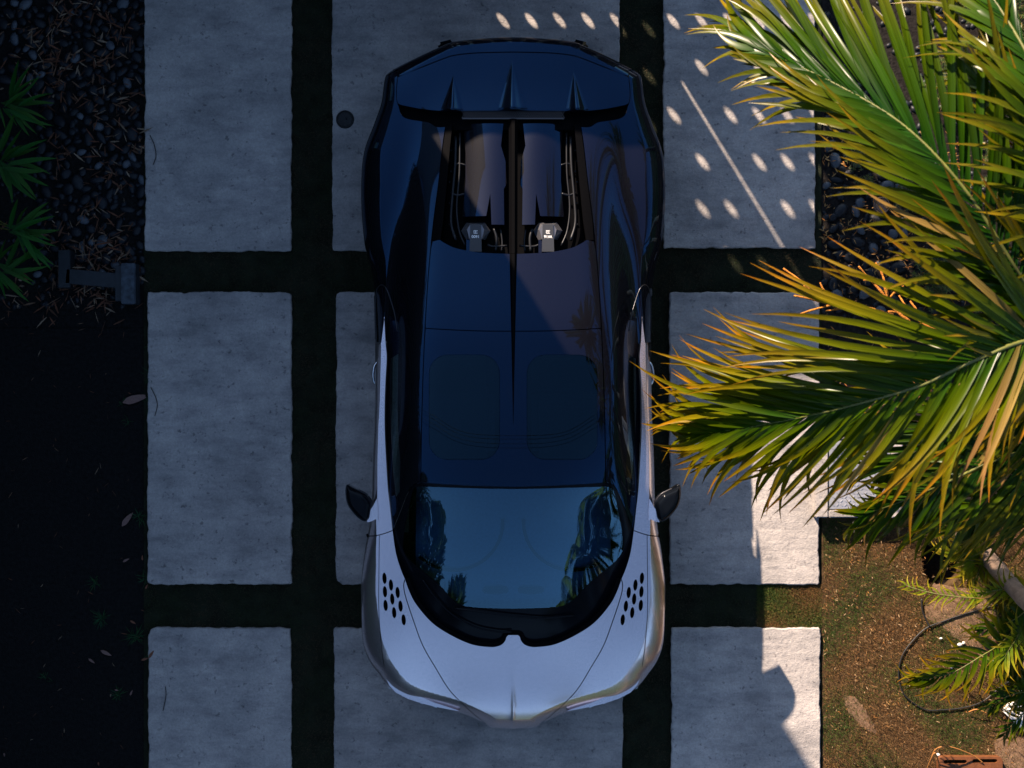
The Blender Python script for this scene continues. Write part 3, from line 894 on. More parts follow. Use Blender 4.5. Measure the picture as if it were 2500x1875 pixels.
# black cowl lip under the bonnet edge
ribbon("cowl_seal", np.vstack([mir(wU[::-1]), wU[1:]]), LO, .05, -.016, M['matt_black'], car)
for nm, pts in (("wiper_arm", [(1033,1414),(1068,1462),(1108,1500),(1160,1528),(1215,1540),(1250,1540)]), ("wiper_blade", [(1110,1483),(1160,1489),(1215,1497),(1270,1503),(1330,1507),(1400,1500)])):
    w = path_w(pts, UP)
    tube_obj(nm, [(p[0],p[1],float(UP(p[0],p[1])[0])+.014) for p in w], .006, M['gloss_black'], car, 6)

# ---- roof: front panel with two glass windows, rear panel, spine
def rrect(x0, x1, y0, y1, r, n=7):
    out = []
    for cx, cy, a0 in ((x1-r,y0+r,-90),(x1-r,y1-r,0),(x0+r,y1-r,90),(x0+r,y0+r,180)):
        for k in range(n+1):
            a = R_(a0+90*k/n); out.append((cx+r*math.cos(a), cy+r*math.sin(a)))
    return out
rw = np.array([pxw(p, UP) for p in rrect(1048, 1220, 866, 1122, 46)])[::-1]
seamR = wSEAM[(wSEAM[:,1] < wRS[0,1]-.004)]
half = np.vstack([wRS[::-1], seamR[1:], wWT[1:]])
roof_poly = np.vstack([half, mir(half[1:-1])[::-1]])
roof = panel("roof", roof_poly, UP, M['carbon'], car, holes=[rw, mir(rw)], spacing=.02)
for p in (rw, mir(rw)):
    panel("roof_window", inset(p, .002), off(UP, -.003), M['roofglass'], car, spacing=.03, gap=0, thick=0)
seamE = wSEAM[(wSEAM[:,1] > wRS[0,1]+.004) & (wSEAM[:,1] < wRE[0,1])]
half = np.vstack([wRE[::-1], seamE[1:], wRS])
half = half if True else half
rr_poly = np.vstack([half, mir(half[1:-1])[::-1]])
panel("rear_roof", rr_poly, UP, M['carbon'], car, spacing=.02, thick=.02)
ribbon("roof_seal", np.vstack([wRS, mir(wRS[::-1])[1:]]), UP, .03, -.010, M['matt_black'], car)
both(lambda s, f: ribbon("cant_seal", f(wSEAM), UP, .03, -.010, M['matt_black'], car))
both(lambda s, f: ribbon("bonnet_seal", f(wSHUT[:-14]), LO, .03, -.011, M['matt_black'], car))
both(lambda s, f: ribbon("door_seal", f(wDS), LO, .03, -.011, M['matt_black'], car))

def fin(name, ya, yb, wa, wb, ha, hb, mat, parent, x0=0.0, zf=UP, n=40, dz=-.004, xb=None):
    V = []; F = []
    for i in range(n+1):
        t = i/n; y = ya+(yb-ya)*t; w = wa+(wb-wa)*t; h = ha+(hb-ha)*t; xc = x0+((xb if xb is not None else x0)-x0)*t
        z = float(zf(xc, y)[0])+dz
        V += [(xc-w, y, z), (xc-w*.35, y, z+h*.9), (xc+w*.35, y, z+h*.9), (xc+w, y, z)]
    for i in range(n):
        for k in range(3):
            a = i*4+k; F.append((a, a+1, a+5, a+4))
    F += [(3,2,1,0), (n*4,n*4+1,n*4+2,n*4+3)]
    return mk(name, V, F, mat, parent, smooth=False)
y300 = pxw((1253,300),UP)[1]; y620 = pxw((1253,620),UP)[1]; y1044 = pxw((1253,1044),UP)[1]
fin("spine_fin", y620-.002, y1044, .027, .003, .026, .004, M['matt_black'], car)
fin("spine_fin", y300+.02, y620, .030, .027, .035, .026, M['matt_black'], car)

# ---- engine bay: black well, two blue covers, two intakes with lettering
WELL = [(1105,300),(1100,360),(1092,450),(1083,541),(1074,600),(1110,640),(1253,650),(1253,300)]
w_ = np.array([pxw(p, UP) for p in WELL]); w_[-1,0] = w_[-2,0] = 0
wp = np.vstack([w_, mir(w_[1:-2])[::-1]]) if False else np.vstack([w_[:-2], [[0,w_[-2,1]]], mir(w_[:-2])[::-1]])
panel("engine_bay", wp, off(UP, -.13), M['matt_black'], car, spacing=.05, gap=0, thick=0)
def decks(sgn, f):
    a = np.array([pxw(p, UP) for p in SEAM[:4]+[(1056,588)]])
    b = np.array([pxw(p, UP) for p in [(1076,588),(1083,541),(1092,450),(1100,360),(1106,303)]])
    panel("deck_rail", f(np.vstack([a, b])), UP, M['matt_black'], car, spacing=.015, thick=.10)
    cv = [(1131,301),(1229,301),(1223,355),(1234,392),(1237,447),(1230,461),(1231,548),(1200,548),(1197,472),(1187,527),(1128,527),(1136,440),(1136,370)]
    c = np.array([pxw(p, UP) for p in cv])
    panel("engine_cover", f(c), lambda x, y: UP(x, y)-.026-1.5*(np.abs(np.asarray(x))-.15)**2, M['carbon'], car, spacing=.02, gap=0, thick=.06)
    # intake
    def ipx(p, dz): 
        q = pxw(p, UP); return (sgn*q[0], q[1], float(UP(q[0],q[1])[0])+dz)
both(decks)
def intake(left, word):
    s0 = 0 if left else 1338-1161
    def q(p, dz):
        u = pxw((p[0]+s0, p[1]), UP); return Vector((u[0], u[1], float(UP(u[0],u[1])[0])+dz))
    it = empty("engine_intake", (0,0,0)); it.parent = car
    top = [(1125,561),(1138,541),(1184,541),(1197,561),(1185,583),(1138,584)]
    hi = [(1140,560),(1147,548),(1175,548),(1182,560),(1176,583),(1146,583)]
    V = [q(p,-.085) for p in top]+[q(p,-.04) for p in hi]; n = 6
    F = [tuple(range(n,2*n))]+[(i,(i+1)%n,n+(i+1)%n,n+i) for i in range(n)]
    mk("intake_hood", V, F, M['intake_silver'], it, smooth=False)
    st = [(1148,547),(1174,547),(1176,614),(1146,614)]
    V = [q(p,-.032) for p in st]+[q(p,-.09) for p in st]
    F = [(0,1,2,3)]+[(i,(i+1)%4,4+(i+1)%4,4+i) for i in range(4)]
    mk("strap", V, F, simple("strap_grey",(.02,.022,.027),.4), it, smooth=False)
    duct = [(1138,584),(1147,584),(1147,616),(1138,616)]
    V = [q(p,-.06) for p in duct]+[q(p,-.1) for p in duct]
    mk("duct", V, [(0,1,2,3)]+[(i,(i+1)%4,4+(i+1)%4,4+i) for i in range(4)], M['carbon'], it, smooth=False)
    c = q((1161,577),-.0305)
    cu = bpy.data.curves.new("lettering", 'FONT'); cu.body = word; cu.size = .026; cu.align_x = 'CENTER'; cu.align_y = 'CENTER'; cu.offset = .0004
    tmp = bpy.data.objects.new("tmp", cu); COL.objects.link(tmp)
    bpy.context.view_layer.update()
    tme = bpy.data.meshes.new_from_object(tmp.evaluated_get(bpy.context.evaluated_depsgraph_get()))
    bpy.data.objects.remove(tmp); tme.materials.clear(); tme.name = "lettering"
    to = link("lettering", tme, M['white_paint'], it); to.location = c
    to.rotation_euler = (R_(9),0,math.pi)
    # emblem: a shared upright with two bowls on one side and three arms on the other
    bm = bmesh.new(); e0 = q((1161,566),-.0305)
    u = .0026
    for (x, y, w, h) in ((0,0,u,.022),(.0065,.0097,.013,u),(.0065,0,.011,u),(.0065,-.0097,.013,u),
                         (-.0055,.0097,.011,u),(-.0055,0,.011,u),(-.0055,-.0097,.011,u),(-.0115,.005,u,.008),(-.0115,-.005,u,.008)):
        bm_box(bm, (x, y, 0), (w, h, .001))
    em = bm_obj("emblem", bm, M['white_paint'], it); em.location = e0; em.rotation_euler = (R_(-9),0,0)
PIPE = simple("engine_pipe", (.010,.011,.014), .4, .5)
def pipes(sgn, f):
    for pts, r in (([(1112,330),(1110,400),(1104,470),(1100,540),(1112,585)], .011), ([(1122,320),(1121,420),(1114,500),(1120,560),(1135,598)], .007),
                   ([(1104,470),(1116,474),(1134,470)], .008), ([(1110,400),(1120,396),(1136,400)], .006), ([(1206,556),(1212,580),(1210,612)], .010), ([(1222,556),(1226,590),(1224,612)], .006), ([(1190,596),(1205,600),(1238,598)], .008)):
        w = path_w(pts, UP, 5)
        tube_obj("engine_pipe", [(sgn*p[0] if False else f(p[None])[0][0], p[1], float(UP(p[0],p[1])[0])-.075) for p in w], r, PIPE, car, 7)
    bmp = bmesh.new()
    for k in range(9):
        q = pxw((1096+ (k%2)*4, 335+k*26), UP)
        bmesh.ops.create_cone(bmp, cap_ends=True, segments=6, radius1=.007, radius2=.006, depth=.008, matrix=Matrix.Translation((sgn*q[0], q[1], float(UP(q[0],q[1])[0])-.118)))
    bm_obj("bolts", bmp, PIPE, car)
both(pipes)
intake(True, "1600"); intake(False, "W16")

# ---- tail: wing with three fins, bumper strip, dark trough and mesh grille
WING = [(1253,273),(1170,273.5),(1088,274),(1037,270),(995,262.5),(977,258),(970,250),(968.5,225),(971,200),(975.7,188.5),(1030,167),(1086,145),(1113,137.5),(1167,132),(1253,130)]
ww = path_w(WING, UP, 4); ww[0,0] = ww[-1,0] = 0
wing_poly = np.vstack([ww, mir(ww[1:-1])[::-1]])
wing = panel("rear_wing", wing_poly, off(UP, .006), M['carbon'], car, spacing=.02, thick=.03)
ya = pxw((1253,271),UP)[1]
for (apx, apy, bx0, bx1) in ((1108,187,1088,1120),(1251,149,1231,1273),(1400,176,1393,1425)):
    A_ = pxw((apx,apy), UP); b0 = pxw((bx0,271),UP)[0]; b1 = pxw((bx1,271),UP)[0]
    V = []; F = []; m_ = 13; n_ = 18
    for i in range(n_+1):
        t = i/n_; y = ya+(A_[1]-ya)*t; w = ((b1-b0)*.85)*(1-t)+.003; h = .045*(1-t)**1.2; xc = (b0+b1)/2*(1-t)+A_[0]*t
        for k in range(m_):
            u = -1+2*k/(m_-1); x = xc+u*w
            V.append((x, y, float(UP(x,y)[0])+.006+h*math.exp(-(u*2.0)**2)-.0012*(1 if abs(u) > .99 else 0)+.0006))
    for i in range(n_):
        for k in range(m_-1): a = i*m_+k; F.append((a, a+1, a+m_+1, a+m_))
    V += [(v[0], ya-.001, v[2]-.02) for v in V[:m_]]; e0 = len(V)-m_
    F += [(k, e0+k, e0+k+1, k+1) for k in range(m_-1)]
    mk("wing_fin", V, F, M['carbon'], wing)
tb = path_w([(974,167)]+[(975.7,187.5),(1030,166),(1086,144),(1113,136.5),(1167,131),(1253,129)], UP, 4)
to_ = OUTL[OUTL[:,1] >= tb[0,1]]*np.array([.9985,.9995])
half = np.vstack([to_[:], tb[1:]]); half[-1,0] = 0
bp_ = np.vstack([half, mir(half[1:-1])[::-1]])
def TAIL(x, y): return UP(x,y)+.0-drop(x,y)*.9
panel("rear_bumper", bp_, TAIL, M['carbon'], car, spacing=.016, extra=RINGS)
tr = [(968,240),(972,262),(981,281),(996,293),(1048,302),(1066,314),(1110,316),(1253,316),(1253,255),(1037,255)]
t_ = np.array([pxw(p, UP) for p in tr]); t_[7,0] = t_[8,0] = 0
half = np.vstack([t_[8:], t_[:8]])
panel("wing_trough", np.vstack([half, mir(half[1:-1])[::-1]]), off(UP, -.05), M['matt_black'], car, spacing=.04, gap=0, thick=0)
# grille: a lattice of thin bars on a dark backing
bm = bmesh.new()
g0 = pxw((1131,273),UP); g1 = pxw((1131,289),UP)
gy0, gy1, gxw = g1[1], g0[1], abs(g0[0])
zc = float(UP(0, gy0)[0])-.022
nb = 46
for i in range(nb):
    x = -gxw+2*gxw*(i+.5)/nb
    for s_ in (-1, 1):
        bm_box(bm, (x, (gy0+gy1)/2, zc), (.0022, (gy1-gy0)*1.25, .004), Matrix.Rotation(s_*.62, 4, 'Z'))
bm_box(bm, (0, gy0-.004, zc), (2*gxw+.01, .009, .012))
bm_obj("vent_grille", bm, simple("grille_metal", (.10,.09,.09), .4, .7), car)
for s_ in (-1, 1):
    a = pxw((1093,112), .6)
    bm = bmesh.new(); bm_box(bm, (0,0,0), (.115,.10,.09)); bmesh.ops.bevel(bm, geom=list(bm.edges), offset=.02, segments=3, affect='EDGES')
    o = bm_obj("exhaust_shroud", bm, M['gloss_black'], car, True); o.location = (-s_*a[0], a[1]-.03, .62); o.rotation_euler = (0,0,-s_*.25)

# ---- body sides below the outline, wheels
WY = (-1.43, 1.29); WR = .345
def zedge(pts): return None
def side(sgn, f):
    keep = OUTL
    s = np.concatenate([[0], np.cumsum(np.linalg.norm(np.diff(keep, axis=0), axis=1))])
    dsk = np.linspace(0, s[-1], 420); ox = np.interp(dsk, s, keep[:,0]); oy = np.interp(dsk, s, keep[:,1])
    base = np.where(oy < -.75, LO0(ox*.998, oy), np.where(oy < .6, LO0(ox*.998,oy), UP(ox*.998, oy)))
    ze = base-np.interp(oy, yR, HH)-.004
    lo = np.full(len(dsk), .13)
    lo = np.where(oy < -2.0, .11, lo)
    for wy in WY:
        dd = np.abs(oy-wy); m = (dd < .375) & (np.abs(ox) > .7)
        lo = np.where(m, np.maximum(lo, .345+np.sqrt(np.clip(.375**2-dd**2, 0, 1))*.98), lo)
    lo = np.minimum(lo, ze-.006)
    tn = np.column_stack([np.gradient(ox), np.gradient(oy)]); tn /= np.linalg.norm(tn,axis=1)[:,None]+1e-12
    inn = np.column_stack([-tn[:,1], tn[:,0]])
    flip = (inn*np.column_stack([-ox, -oy])).sum(1) < 0
    inn[flip] *= -1
    def seg(name, a, b, mat):
        m = np.where((oy <= a) & (oy >= b))[0]
        V = []; F = []; K = 7
        for ii in m:
            for k in range(K):
                t = k/(K-1); z = ze[ii]+(lo[ii]-ze[ii])*t
                tk = .07*np.clip((.55-z)/.42, 0, 1)**1.5
                p = np.array([ox[ii], oy[ii]])+inn[ii]*tk
                V.append((sgn*p[0], p[1], z))
        for i in range(len(m)-1):
            for k in range(K-1):
                q = (i*K+k, i*K+k+1, (i+1)*K+k+1, (i+1)*K+k)
                F.append(q if sgn == 1 else q[::-1])
        return mk(name, V, F, mat, car)
    seg("front_bumper", -1.80, -9, M['silver'])
    seg("wing_side", -.99, -1.80+.01, M['silver'])
    seg("door_side", .30, -.99+.01, M['silver'])
    seg("quarter_side", 1.75, .29, M['carbon'])
    seg("tail_side", 9, 1.74, M['carbon'])
both(side)
def lathe(prof, n=40):
    V = []; F = []; m = len(prof)
    for i in range(n):
        a = 2*math.pi*i/n
        for (r, x) in prof: V.append((x, r*math.cos(a), r*math.sin(a)))
    for i in range(n):
        j = (i+1) % n
        for k in range(m-1): F.append((i*m+k, i*m+k+1, j*m+k+1, j*m+k))
    return V, F
tv, tf = lathe([(.245,-.12),(.30,-.135),(.335,-.125),(.345,-.09),(.345,.09),(.335,.125),(.30,.135),(.245,.12)])
tyre_me = mesh_from("tyre", tv, tf)
rv, rf = lathe([(.245,-.12),(.235,-.10),(.225,-.02),(.05,-.02),(.03,-.05),(.0,-.05)])
rim_me = mesh_from("rim", rv, rf)
bm = bmesh.new()
for k in range(10): bm_box(bm, (-.075,0,.145), (.03,.03,.20)); bmesh.ops.rotate(bm, verts=bm.verts, matrix=Matrix.Rotation(2*math.pi/10,3,'X'))
sp_me = bpy.data.meshes.new("spokes"); bm.to_mesh(sp_me); bm.free()
for wy in WY:
    for s_ in (-1, 1):
        w = empty("wheel", (s_*.86, wy, WR)); w.parent = car
        if s_ == 1: w.rotation_euler = (0,0,math.pi)
        link("tyre", tyre_me, M['rubber'], w); r = link("rim", rim_me, M['rim'], w); link("spokes", sp_me, M['rim'], w)
        v_, f_ = lathe([(.38,-.13),(.385,.18),(.2,.2),(.0,.2)], 28)
        a = mk("wheel_arch", v_, f_, M['matt_black'], car); a.location = (s_*.845, wy, WR); a.rotation_euler = (0,0,math.pi if s_ == 1 else 0)
box("floor_pan", (0, 0, .16), (1.5, 3.9, .06), M['matt_black'], car, .02)
# horseshoe grille on the nose
hs_ = [(-.17,0,.12),(-.19,0,.25),(-.15,0,.40),(0,0,.455),(.15,0,.40),(.19,0,.25),(.17,0,.12)]
yn = OUTL[-1,1]
tube_obj("grille_frame", [(p[0], yn+.045+.02*abs(p[0])*3, p[2]) for p in catmull(hs_, 6)], .010, M['chrome'], car)
bm = bmesh.new()
for i in range(-6, 7): bm_box(bm, (i*.025, yn+.055, .27), (.006,.012,.28 if abs(i) < 5 else .2))
bm_obj("grille_bars", bm, M['dark_trim'], car)

LAMP = simple("lamp_lens", (.75,.78,.82), .12, .3, coat=1.0)
def lamps(sgn, f):
    for q in ((958,1683),(990,1703),(1024,1715),(1058,1724)):
        p = pxw(q, .47); c = p*np.array([.992,.994])
        o = box("lamp", (sgn*c[0], c[1], .405), (.075,.045,.05), LAMP, car, .008, Matrix.Rotation(sgn*-.42, 4, 'Z'))
both(lamps)

# ---- mirrors
def mirror(sgn, f):
    mr = empty("door_mirror", (0,0,0)); mr.parent = car
    sh = [(847,1184),(844,1203),(849,1231),(864,1253),(880,1268),(892,1272),(901,1266),(905,1246),(907,1228),(901,1217),(890,1205),(872,1196),(858,1190)]
    pl = np.array([(v.x, v.y) for v in catmull([(*pxw(p, .93), 0) for p in sh], 4, True)])
    c = pl.mean(0)
    def zf(x, y):
        p_ = np.column_stack([np.atleast_1d(x)*sgn, np.atleast_1d(y)])
        d = dist_poly(p_, pl)
        ins = pip(p_, pl)
        d = np.where(ins, d, 0)
        return .90+.05*np.sqrt(np.clip(1-(1-np.clip(d/.045,0,1))**2, 0, 1))
    panel("mirror_housing", f(pl), zf, M['gloss_black'], mr, spacing=.007, gap=0, thick=.09, bstep=.006)
    rim = [(*(f(p)), .898) for p in pl]
    tube_obj("mirror_rim", rim, .0035, M['dark_trim'], mr, 6, True)
    # reflecting glass faces the tail
    gp = [pxw(p, .94) for p in [(852,1189),(898,1217)]]
    a, b = f(gp[0]), f(gp[1])
    V = [(a[0],a[1]+.012,.905),(b[0],b[1]+.012,.905),(b[0],b[1]+.012,.83),(a[0],a[1]+.012,.84)]
    mk("mirror_glass", V, [(0,1,2,3)], M['chrome'], mr, smooth=False)
    arm = [(904,1246),(911,1236),(920,1218),(923,1240),(923,1272),(918,1267),(908,1272),(897,1274)]
    ap = np.array([pxw(p, .90) for p in arm])
    panel("mirror_arm", f(ap), lambda x, y: np.atleast_1d(.885+.02*np.clip((np.abs(np.asarray(x))-.9)/.05,0,1)), M['silver'], mr, spacing=.012, gap=0, thick=.03)
both(mirror)

# ---- cabin seen through the glass
V = []; F = []; nx, ny = 24, 14
for j in range(ny+1):
    for i in range(nx+1):
        x = -.66+1.32*i/nx; y = -1.50+.86*j/ny
        z = .735+.05*math.sin(math.pi*min(1, j/ny*1.1))-.05*(x/.66)**4-.22*max(0, j/ny-.62)**1.5
        V.append((x, y, z))
for j in range(ny):
    for i in range(nx):
        a = j*(nx+1)+i; F.append((a, a+1, a+nx+2, a+nx+1))
dash = mk("dashboard", V, F, M['leather'], car)
for s_ in (-1, 1):
    pts = [(s_*(.40+.33*math.cos(a)), -.93+.36*math.sin(a)*.9, .79) for a in np.linspace(math.pi*.98, math.pi*1.75, 24)]
    tube_obj("dash_trim", pts, .011, M['matt_black'], dash, 6)
    o = box("dash_vent", (s_*.12, -1.39, .765), (.17,.045,.02), M['matt_black'], dash, .008)
    v_, f_ = tube([(s_*.12+.085*math.cos(a)*1.0, -1.39+.025*math.sin(a), .777) for a in np.linspace(0, 2*math.pi, 24, endpoint=False)], .003, 5, True)
    mk("vent_ring", v_, f_, M['dark_trim'], dash)
    seat = empty("seat", (s_*.37, -.15, .2)); seat.parent = car
    box("cushion", (0,-.12,.17), (.48,.5,.16), M['leather'], seat, .05)
    box("backrest", (0,.26,.45), (.48,.16,.62), M['leather'], seat, .06, Matrix.Rotation(-.35,4,'X'))
    box("headrest", (0,.40,.76), (.24,.10,.16), M['leather'], seat, .04, Matrix.Rotation(-.35,4,'X'))
pts = [(.37+.18*math.cos(a), -.62+.06*math.sin(a), .70+.17*math.sin(a)) for a in np.linspace(0, 2*math.pi, 32, endpoint=False)]
sw = tube_obj("steering_wheel", pts, .014, M['matt_black'], car, 8, True)
box("cabin_floor", (0,-.3,.24), (1.4,2.0,.05), M['matt_black'], car)
box("bulkhead", (0,.52,.62), (1.25,.05,.7), M['matt_black'], car)

# ================================================================== VEGETATION AND SMALL THINGS
# ---- leaflets and fronds
def leaf_mesh(name, width, droop, hook, fold=.25, n=9, wmax=.3, base_w=.35):
    """unit-length blade along +Y, V-folded; droop bends it down, hook swings the tip sideways"""
    V = []; F = []; C = []
    for i in range(n+1):
        t = i/n
        w = width*(base_w+(1-base_w)*math.sin(min(1, t/wmax)*math.pi/2)) if t < wmax else width*math.cos((t-wmax)/(1-wmax)*math.pi/2)**.75
        w = max(w, .0008)
        y = t*(1-.18*droop*t); z = -droop*t**2.2; x = hook*t**3
        for s_ in (-1, 0, 1):
            V.append((x+s_*w, y, z+(abs(s_)*w*fold))); C.append((t, 0, 0))
    for i in range(n):
        for k in range(2):
            a = i*3+k; F.append((a, a+1, a+4, a+3))
    return mesh_np(name, V, F, True, C)

LV = {}
for d_i, d in enumerate((.02, .10, .22, .40, .62)):
    for h_i, h in enumerate((-.22, .02, .20)):
        LV[(d_i, h_i)] = leaf_mesh("leaflet", .029, d, h)
LV_thin = [leaf_mesh("leaflet", .035, d, h, n=6) for d in (.08, .25, .5) for h in (-.1, .1)]

def basis(dirv, up):
    y = dirv.normalized(); x = y.cross(up)
    x = x.normalized() if x.length > 1e-6 else Vector((1,0,0))
    z = x.cross(y)
    return Matrix(((x.x,y.x,z.x),(x.y,y.y,z.y),(x.z,y.z,z.z))).to_4x4()

def frond(parent, pts, n, mat, length, ang0, ang1, lift=0.15, droopset=(1,2,3), width=1.0, r0=.014, r1=.003, sides=(1,-1), seed=0,
          start=.06, side_len=(1.0,1.0), rachis_mat=None, jitter=.10, meshes=None, prof=None):
    """a pinnate frond: midrib along pts (tip last), n leaflets a side leaving it at ang0 (base) .. ang1 (tip) degrees"""
    rnd = random.Random(seed)
    path = catmull(pts, 10)
    fr = tube_obj("frond", path, lambda t: r0+(r1-r0)*t, rachis_mat or M['rachis'], parent, 6)
    cum = [0]
    for a, b in zip(path, path[1:]): cum.append(cum[-1]+(b-a).length)
    tot = cum[-1]
    def at(s):
        for i in range(len(path)-1):
            if cum[i+1] >= s:
                f = (s-cum[i])/(cum[i+1]-cum[i]+1e-9); return path[i].lerp(path[i+1], f), (path[i+1]-path[i]).normalized()
        return path[-1], (path[-1]-path[-2]).normalized()
    up = Vector((0,0,1))
    for sd_ in sides:
        for k in range(n):
            t = start+(1-start)*(k+rnd.uniform(-.25,.25))/(n-1); t = min(max(t, 0.0), .995)
            p, tg = at(t*tot)
            side = tg.cross(up).normalized()*sd_
            an = R_(ang0+(ang1-ang0)*t+rnd.uniform(-7,7))
            d = tg*math.cos(an)+side*math.sin(an)+up*(lift+rnd.uniform(-.10,.10))
            d = (d+Vector((rnd.uniform(-1,1),rnd.uniform(-1,1),rnd.uniform(-1,1)))*jitter*.5).normalized()
            pr = prof(t) if prof else (.45+.55*math.sin(math.pi*min(1, .18+t*.80)))
            L_ = length*pr*rnd.uniform(.82,1.1)*side_len[0 if sd_ == 1 else 1]
            if meshes: me = rnd.choice(meshes)
            else: me = LV[(rnd.choice(droopset), rnd.randrange(3))]
            o = link("leaflet", me, None, fr)
            if len(me.materials) == 0: me.materials.append(mat)
            o.material_slots[0].link = 'OBJECT'; o.material_slots[0].material = M['leaf_dead'] if rnd.random() < .03 else mat
            m = Matrix.Translation(p) @ basis(d, (up+side*rnd.uniform(-.5,.3)).normalized()) @ Matrix.Diagonal((length*width, L_, L_, 1))
            o.matrix_world = m
    return fr

def PP(l): return [P(*q) for q in l]
palm = empty("palm_tree", tuple(P(2640, 1010, 0)))
tag(palm, "sunlit palm whose widest frond reaches sideways to the car's right window", "palm", "large palms beside the drive")
palm2 = empty("palm_tree", tuple(P(2720, 700, 0)))
tag(palm2, "palm whose longest frond slants up over the slab with the light spots", "palm", "large palms beside the drive")
palm3 = empty("palm_tree", tuple(P(2790, 560, 0)))
tag(palm3, "palm with upright fronds crowding the upper right corner", "palm", "large palms beside the drive")
palm4 = empty("palm_tree", tuple(P(2780, 1180, 0)))
tag(palm4, "palm with dark drooping fronds above the chequer-plate hatch", "palm", "large palms beside the drive")
def hang(e, fr):
    """fronds are laid out in world space, then hung on their palm"""
    inv = Matrix.Translation(-e.location)
    fr.data.transform(inv)
    for c in list(fr.children): c.matrix_basis = inv @ c.matrix_basis
    fr.parent = e
def pf(e, *a, **k): hang(e, frond(None, *a, **k))
tipshort = lambda t: (.5+.5*math.sin(math.pi*min(1, .2+t*.62))) * (1-.50*max(0, t-.72)/.28)
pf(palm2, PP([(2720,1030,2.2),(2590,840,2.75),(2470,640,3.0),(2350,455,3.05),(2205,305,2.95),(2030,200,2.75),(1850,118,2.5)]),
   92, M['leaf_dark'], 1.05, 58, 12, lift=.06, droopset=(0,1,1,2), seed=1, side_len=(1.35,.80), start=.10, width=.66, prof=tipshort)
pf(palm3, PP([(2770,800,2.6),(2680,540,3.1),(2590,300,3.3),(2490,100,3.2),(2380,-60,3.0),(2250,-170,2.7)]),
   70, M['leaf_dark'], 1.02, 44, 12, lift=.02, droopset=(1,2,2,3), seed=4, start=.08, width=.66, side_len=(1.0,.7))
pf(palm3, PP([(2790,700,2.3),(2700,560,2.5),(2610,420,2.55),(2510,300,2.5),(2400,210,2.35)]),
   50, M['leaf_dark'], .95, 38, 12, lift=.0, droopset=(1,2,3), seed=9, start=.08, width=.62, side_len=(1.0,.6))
pf(palm, PP([(2700,810,2.6),(2520,828,2.95),(2380,880,3.0),(2250,940,2.9),(2110,982,2.72),(1960,1018,2.45),(1810,1046,2.15),(1710,1060,1.9)]),
   96, M['leaf'], 1.06, 52, 10, lift=.10, droopset=(1,1,2,3), seed=2, side_len=(1.18,.92), start=.04, width=.62, prof=tipshort)
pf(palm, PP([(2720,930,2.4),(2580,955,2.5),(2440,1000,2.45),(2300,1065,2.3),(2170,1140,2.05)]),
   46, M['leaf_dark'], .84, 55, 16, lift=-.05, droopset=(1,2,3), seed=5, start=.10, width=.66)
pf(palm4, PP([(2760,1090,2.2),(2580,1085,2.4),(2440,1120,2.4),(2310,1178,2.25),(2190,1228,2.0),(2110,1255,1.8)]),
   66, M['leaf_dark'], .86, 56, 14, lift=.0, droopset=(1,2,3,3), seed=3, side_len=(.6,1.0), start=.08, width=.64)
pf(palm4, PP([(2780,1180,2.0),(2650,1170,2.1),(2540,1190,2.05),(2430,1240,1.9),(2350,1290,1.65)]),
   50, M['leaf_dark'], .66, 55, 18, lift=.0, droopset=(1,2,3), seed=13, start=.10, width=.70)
def local(pts): return [p-palm.location for p in pts]
for e, pts, ra, rb in ((palm, [(2352,1300,.0),(2420,1372,.32),(2500,1462,.75),(2640,1600,1.6)], .062, .055), (palm, [(2486,1500,.0),(2492,1560,.25),(2520,1640,.7)], .05, .045),
                    (palm, [(2640,1010,0),(2645,1000,1.2),(2690,960,2.3)], .07, .05), (palm2, [(2720,700,0),(2725,710,1.3),(2730,950,2.2)], .07, .05), (palm3, [(2790,560,0),(2792,580,1.3),(2780,760,2.4)], .07, .05), (palm4, [(2780,1180,0),(2780,1175,1.2),(2770,1120,2.1)], .07, .05)):
    path = catmull([p-e.location for p in PP(pts)], 10)
    rr_ = [ra+(rb-ra)*i/(len(path)-1)+(.004 if i % 4 == 0 else 0) for i in range(len(path))]
    tube_obj("stem", path, rr_, M['trunk'], e, 14)
# orange flower stalks hanging among the fronds
def stalk(name, trunkpts, branches, z):
    V = []; F = []
    for pts, r in [(trunkpts, .012)]+[(b, .0085) for b in branches]:
        path = catmull(local([P(a, b_, z+random.uniform(-.03,.03)) for a, b_ in pts]), 7)
        v, f = tube(path, [r*random.uniform(.75,1.3)*(1-.35*i/len(path)) for i in range(len(path))], 7)
        o_ = len(V); V += v; F += [tuple(i+o_ for i in q) for q in f]
    return mk(name, V, F, M['stalk'], palm)
stalk("flower_stalk", [(2180,770),(2110,750),(2040,742),(2000,735)], [[(2000,735),(1960,690),(1912,655)],[(2000,735),(1970,728),(1938,722)],[(2040,742),(2015,715),(2002,690)],[(2110,750),(2060,752),(2016,760)],[(2040,742),(1990,755),(1950,768)],[(2010,736),(1975,712),(1962,697)]], 1.0)
stalk("flower_stalk", [(2240,800),(2200,770),(2170,740),(2166,728)], [[(2168,735),(2150,710),(2118,675),(2096,650)],[(2166,730),(2160,702),(2140,683),(2108,684)],[(2168,728),(2160,690),(2150,660),(2138,642)],[(2168,732),(2186,712),(2206,698)]], 1.1)
stalk("flower_stalk", [(2330,830),(2270,800),(2230,770)], [[(2230,770),(2200,764),(2168,760)],[(2260,795),(2240,760),(2222,735)],[(2230,770),(2210,745),(2195,722)]], .9)

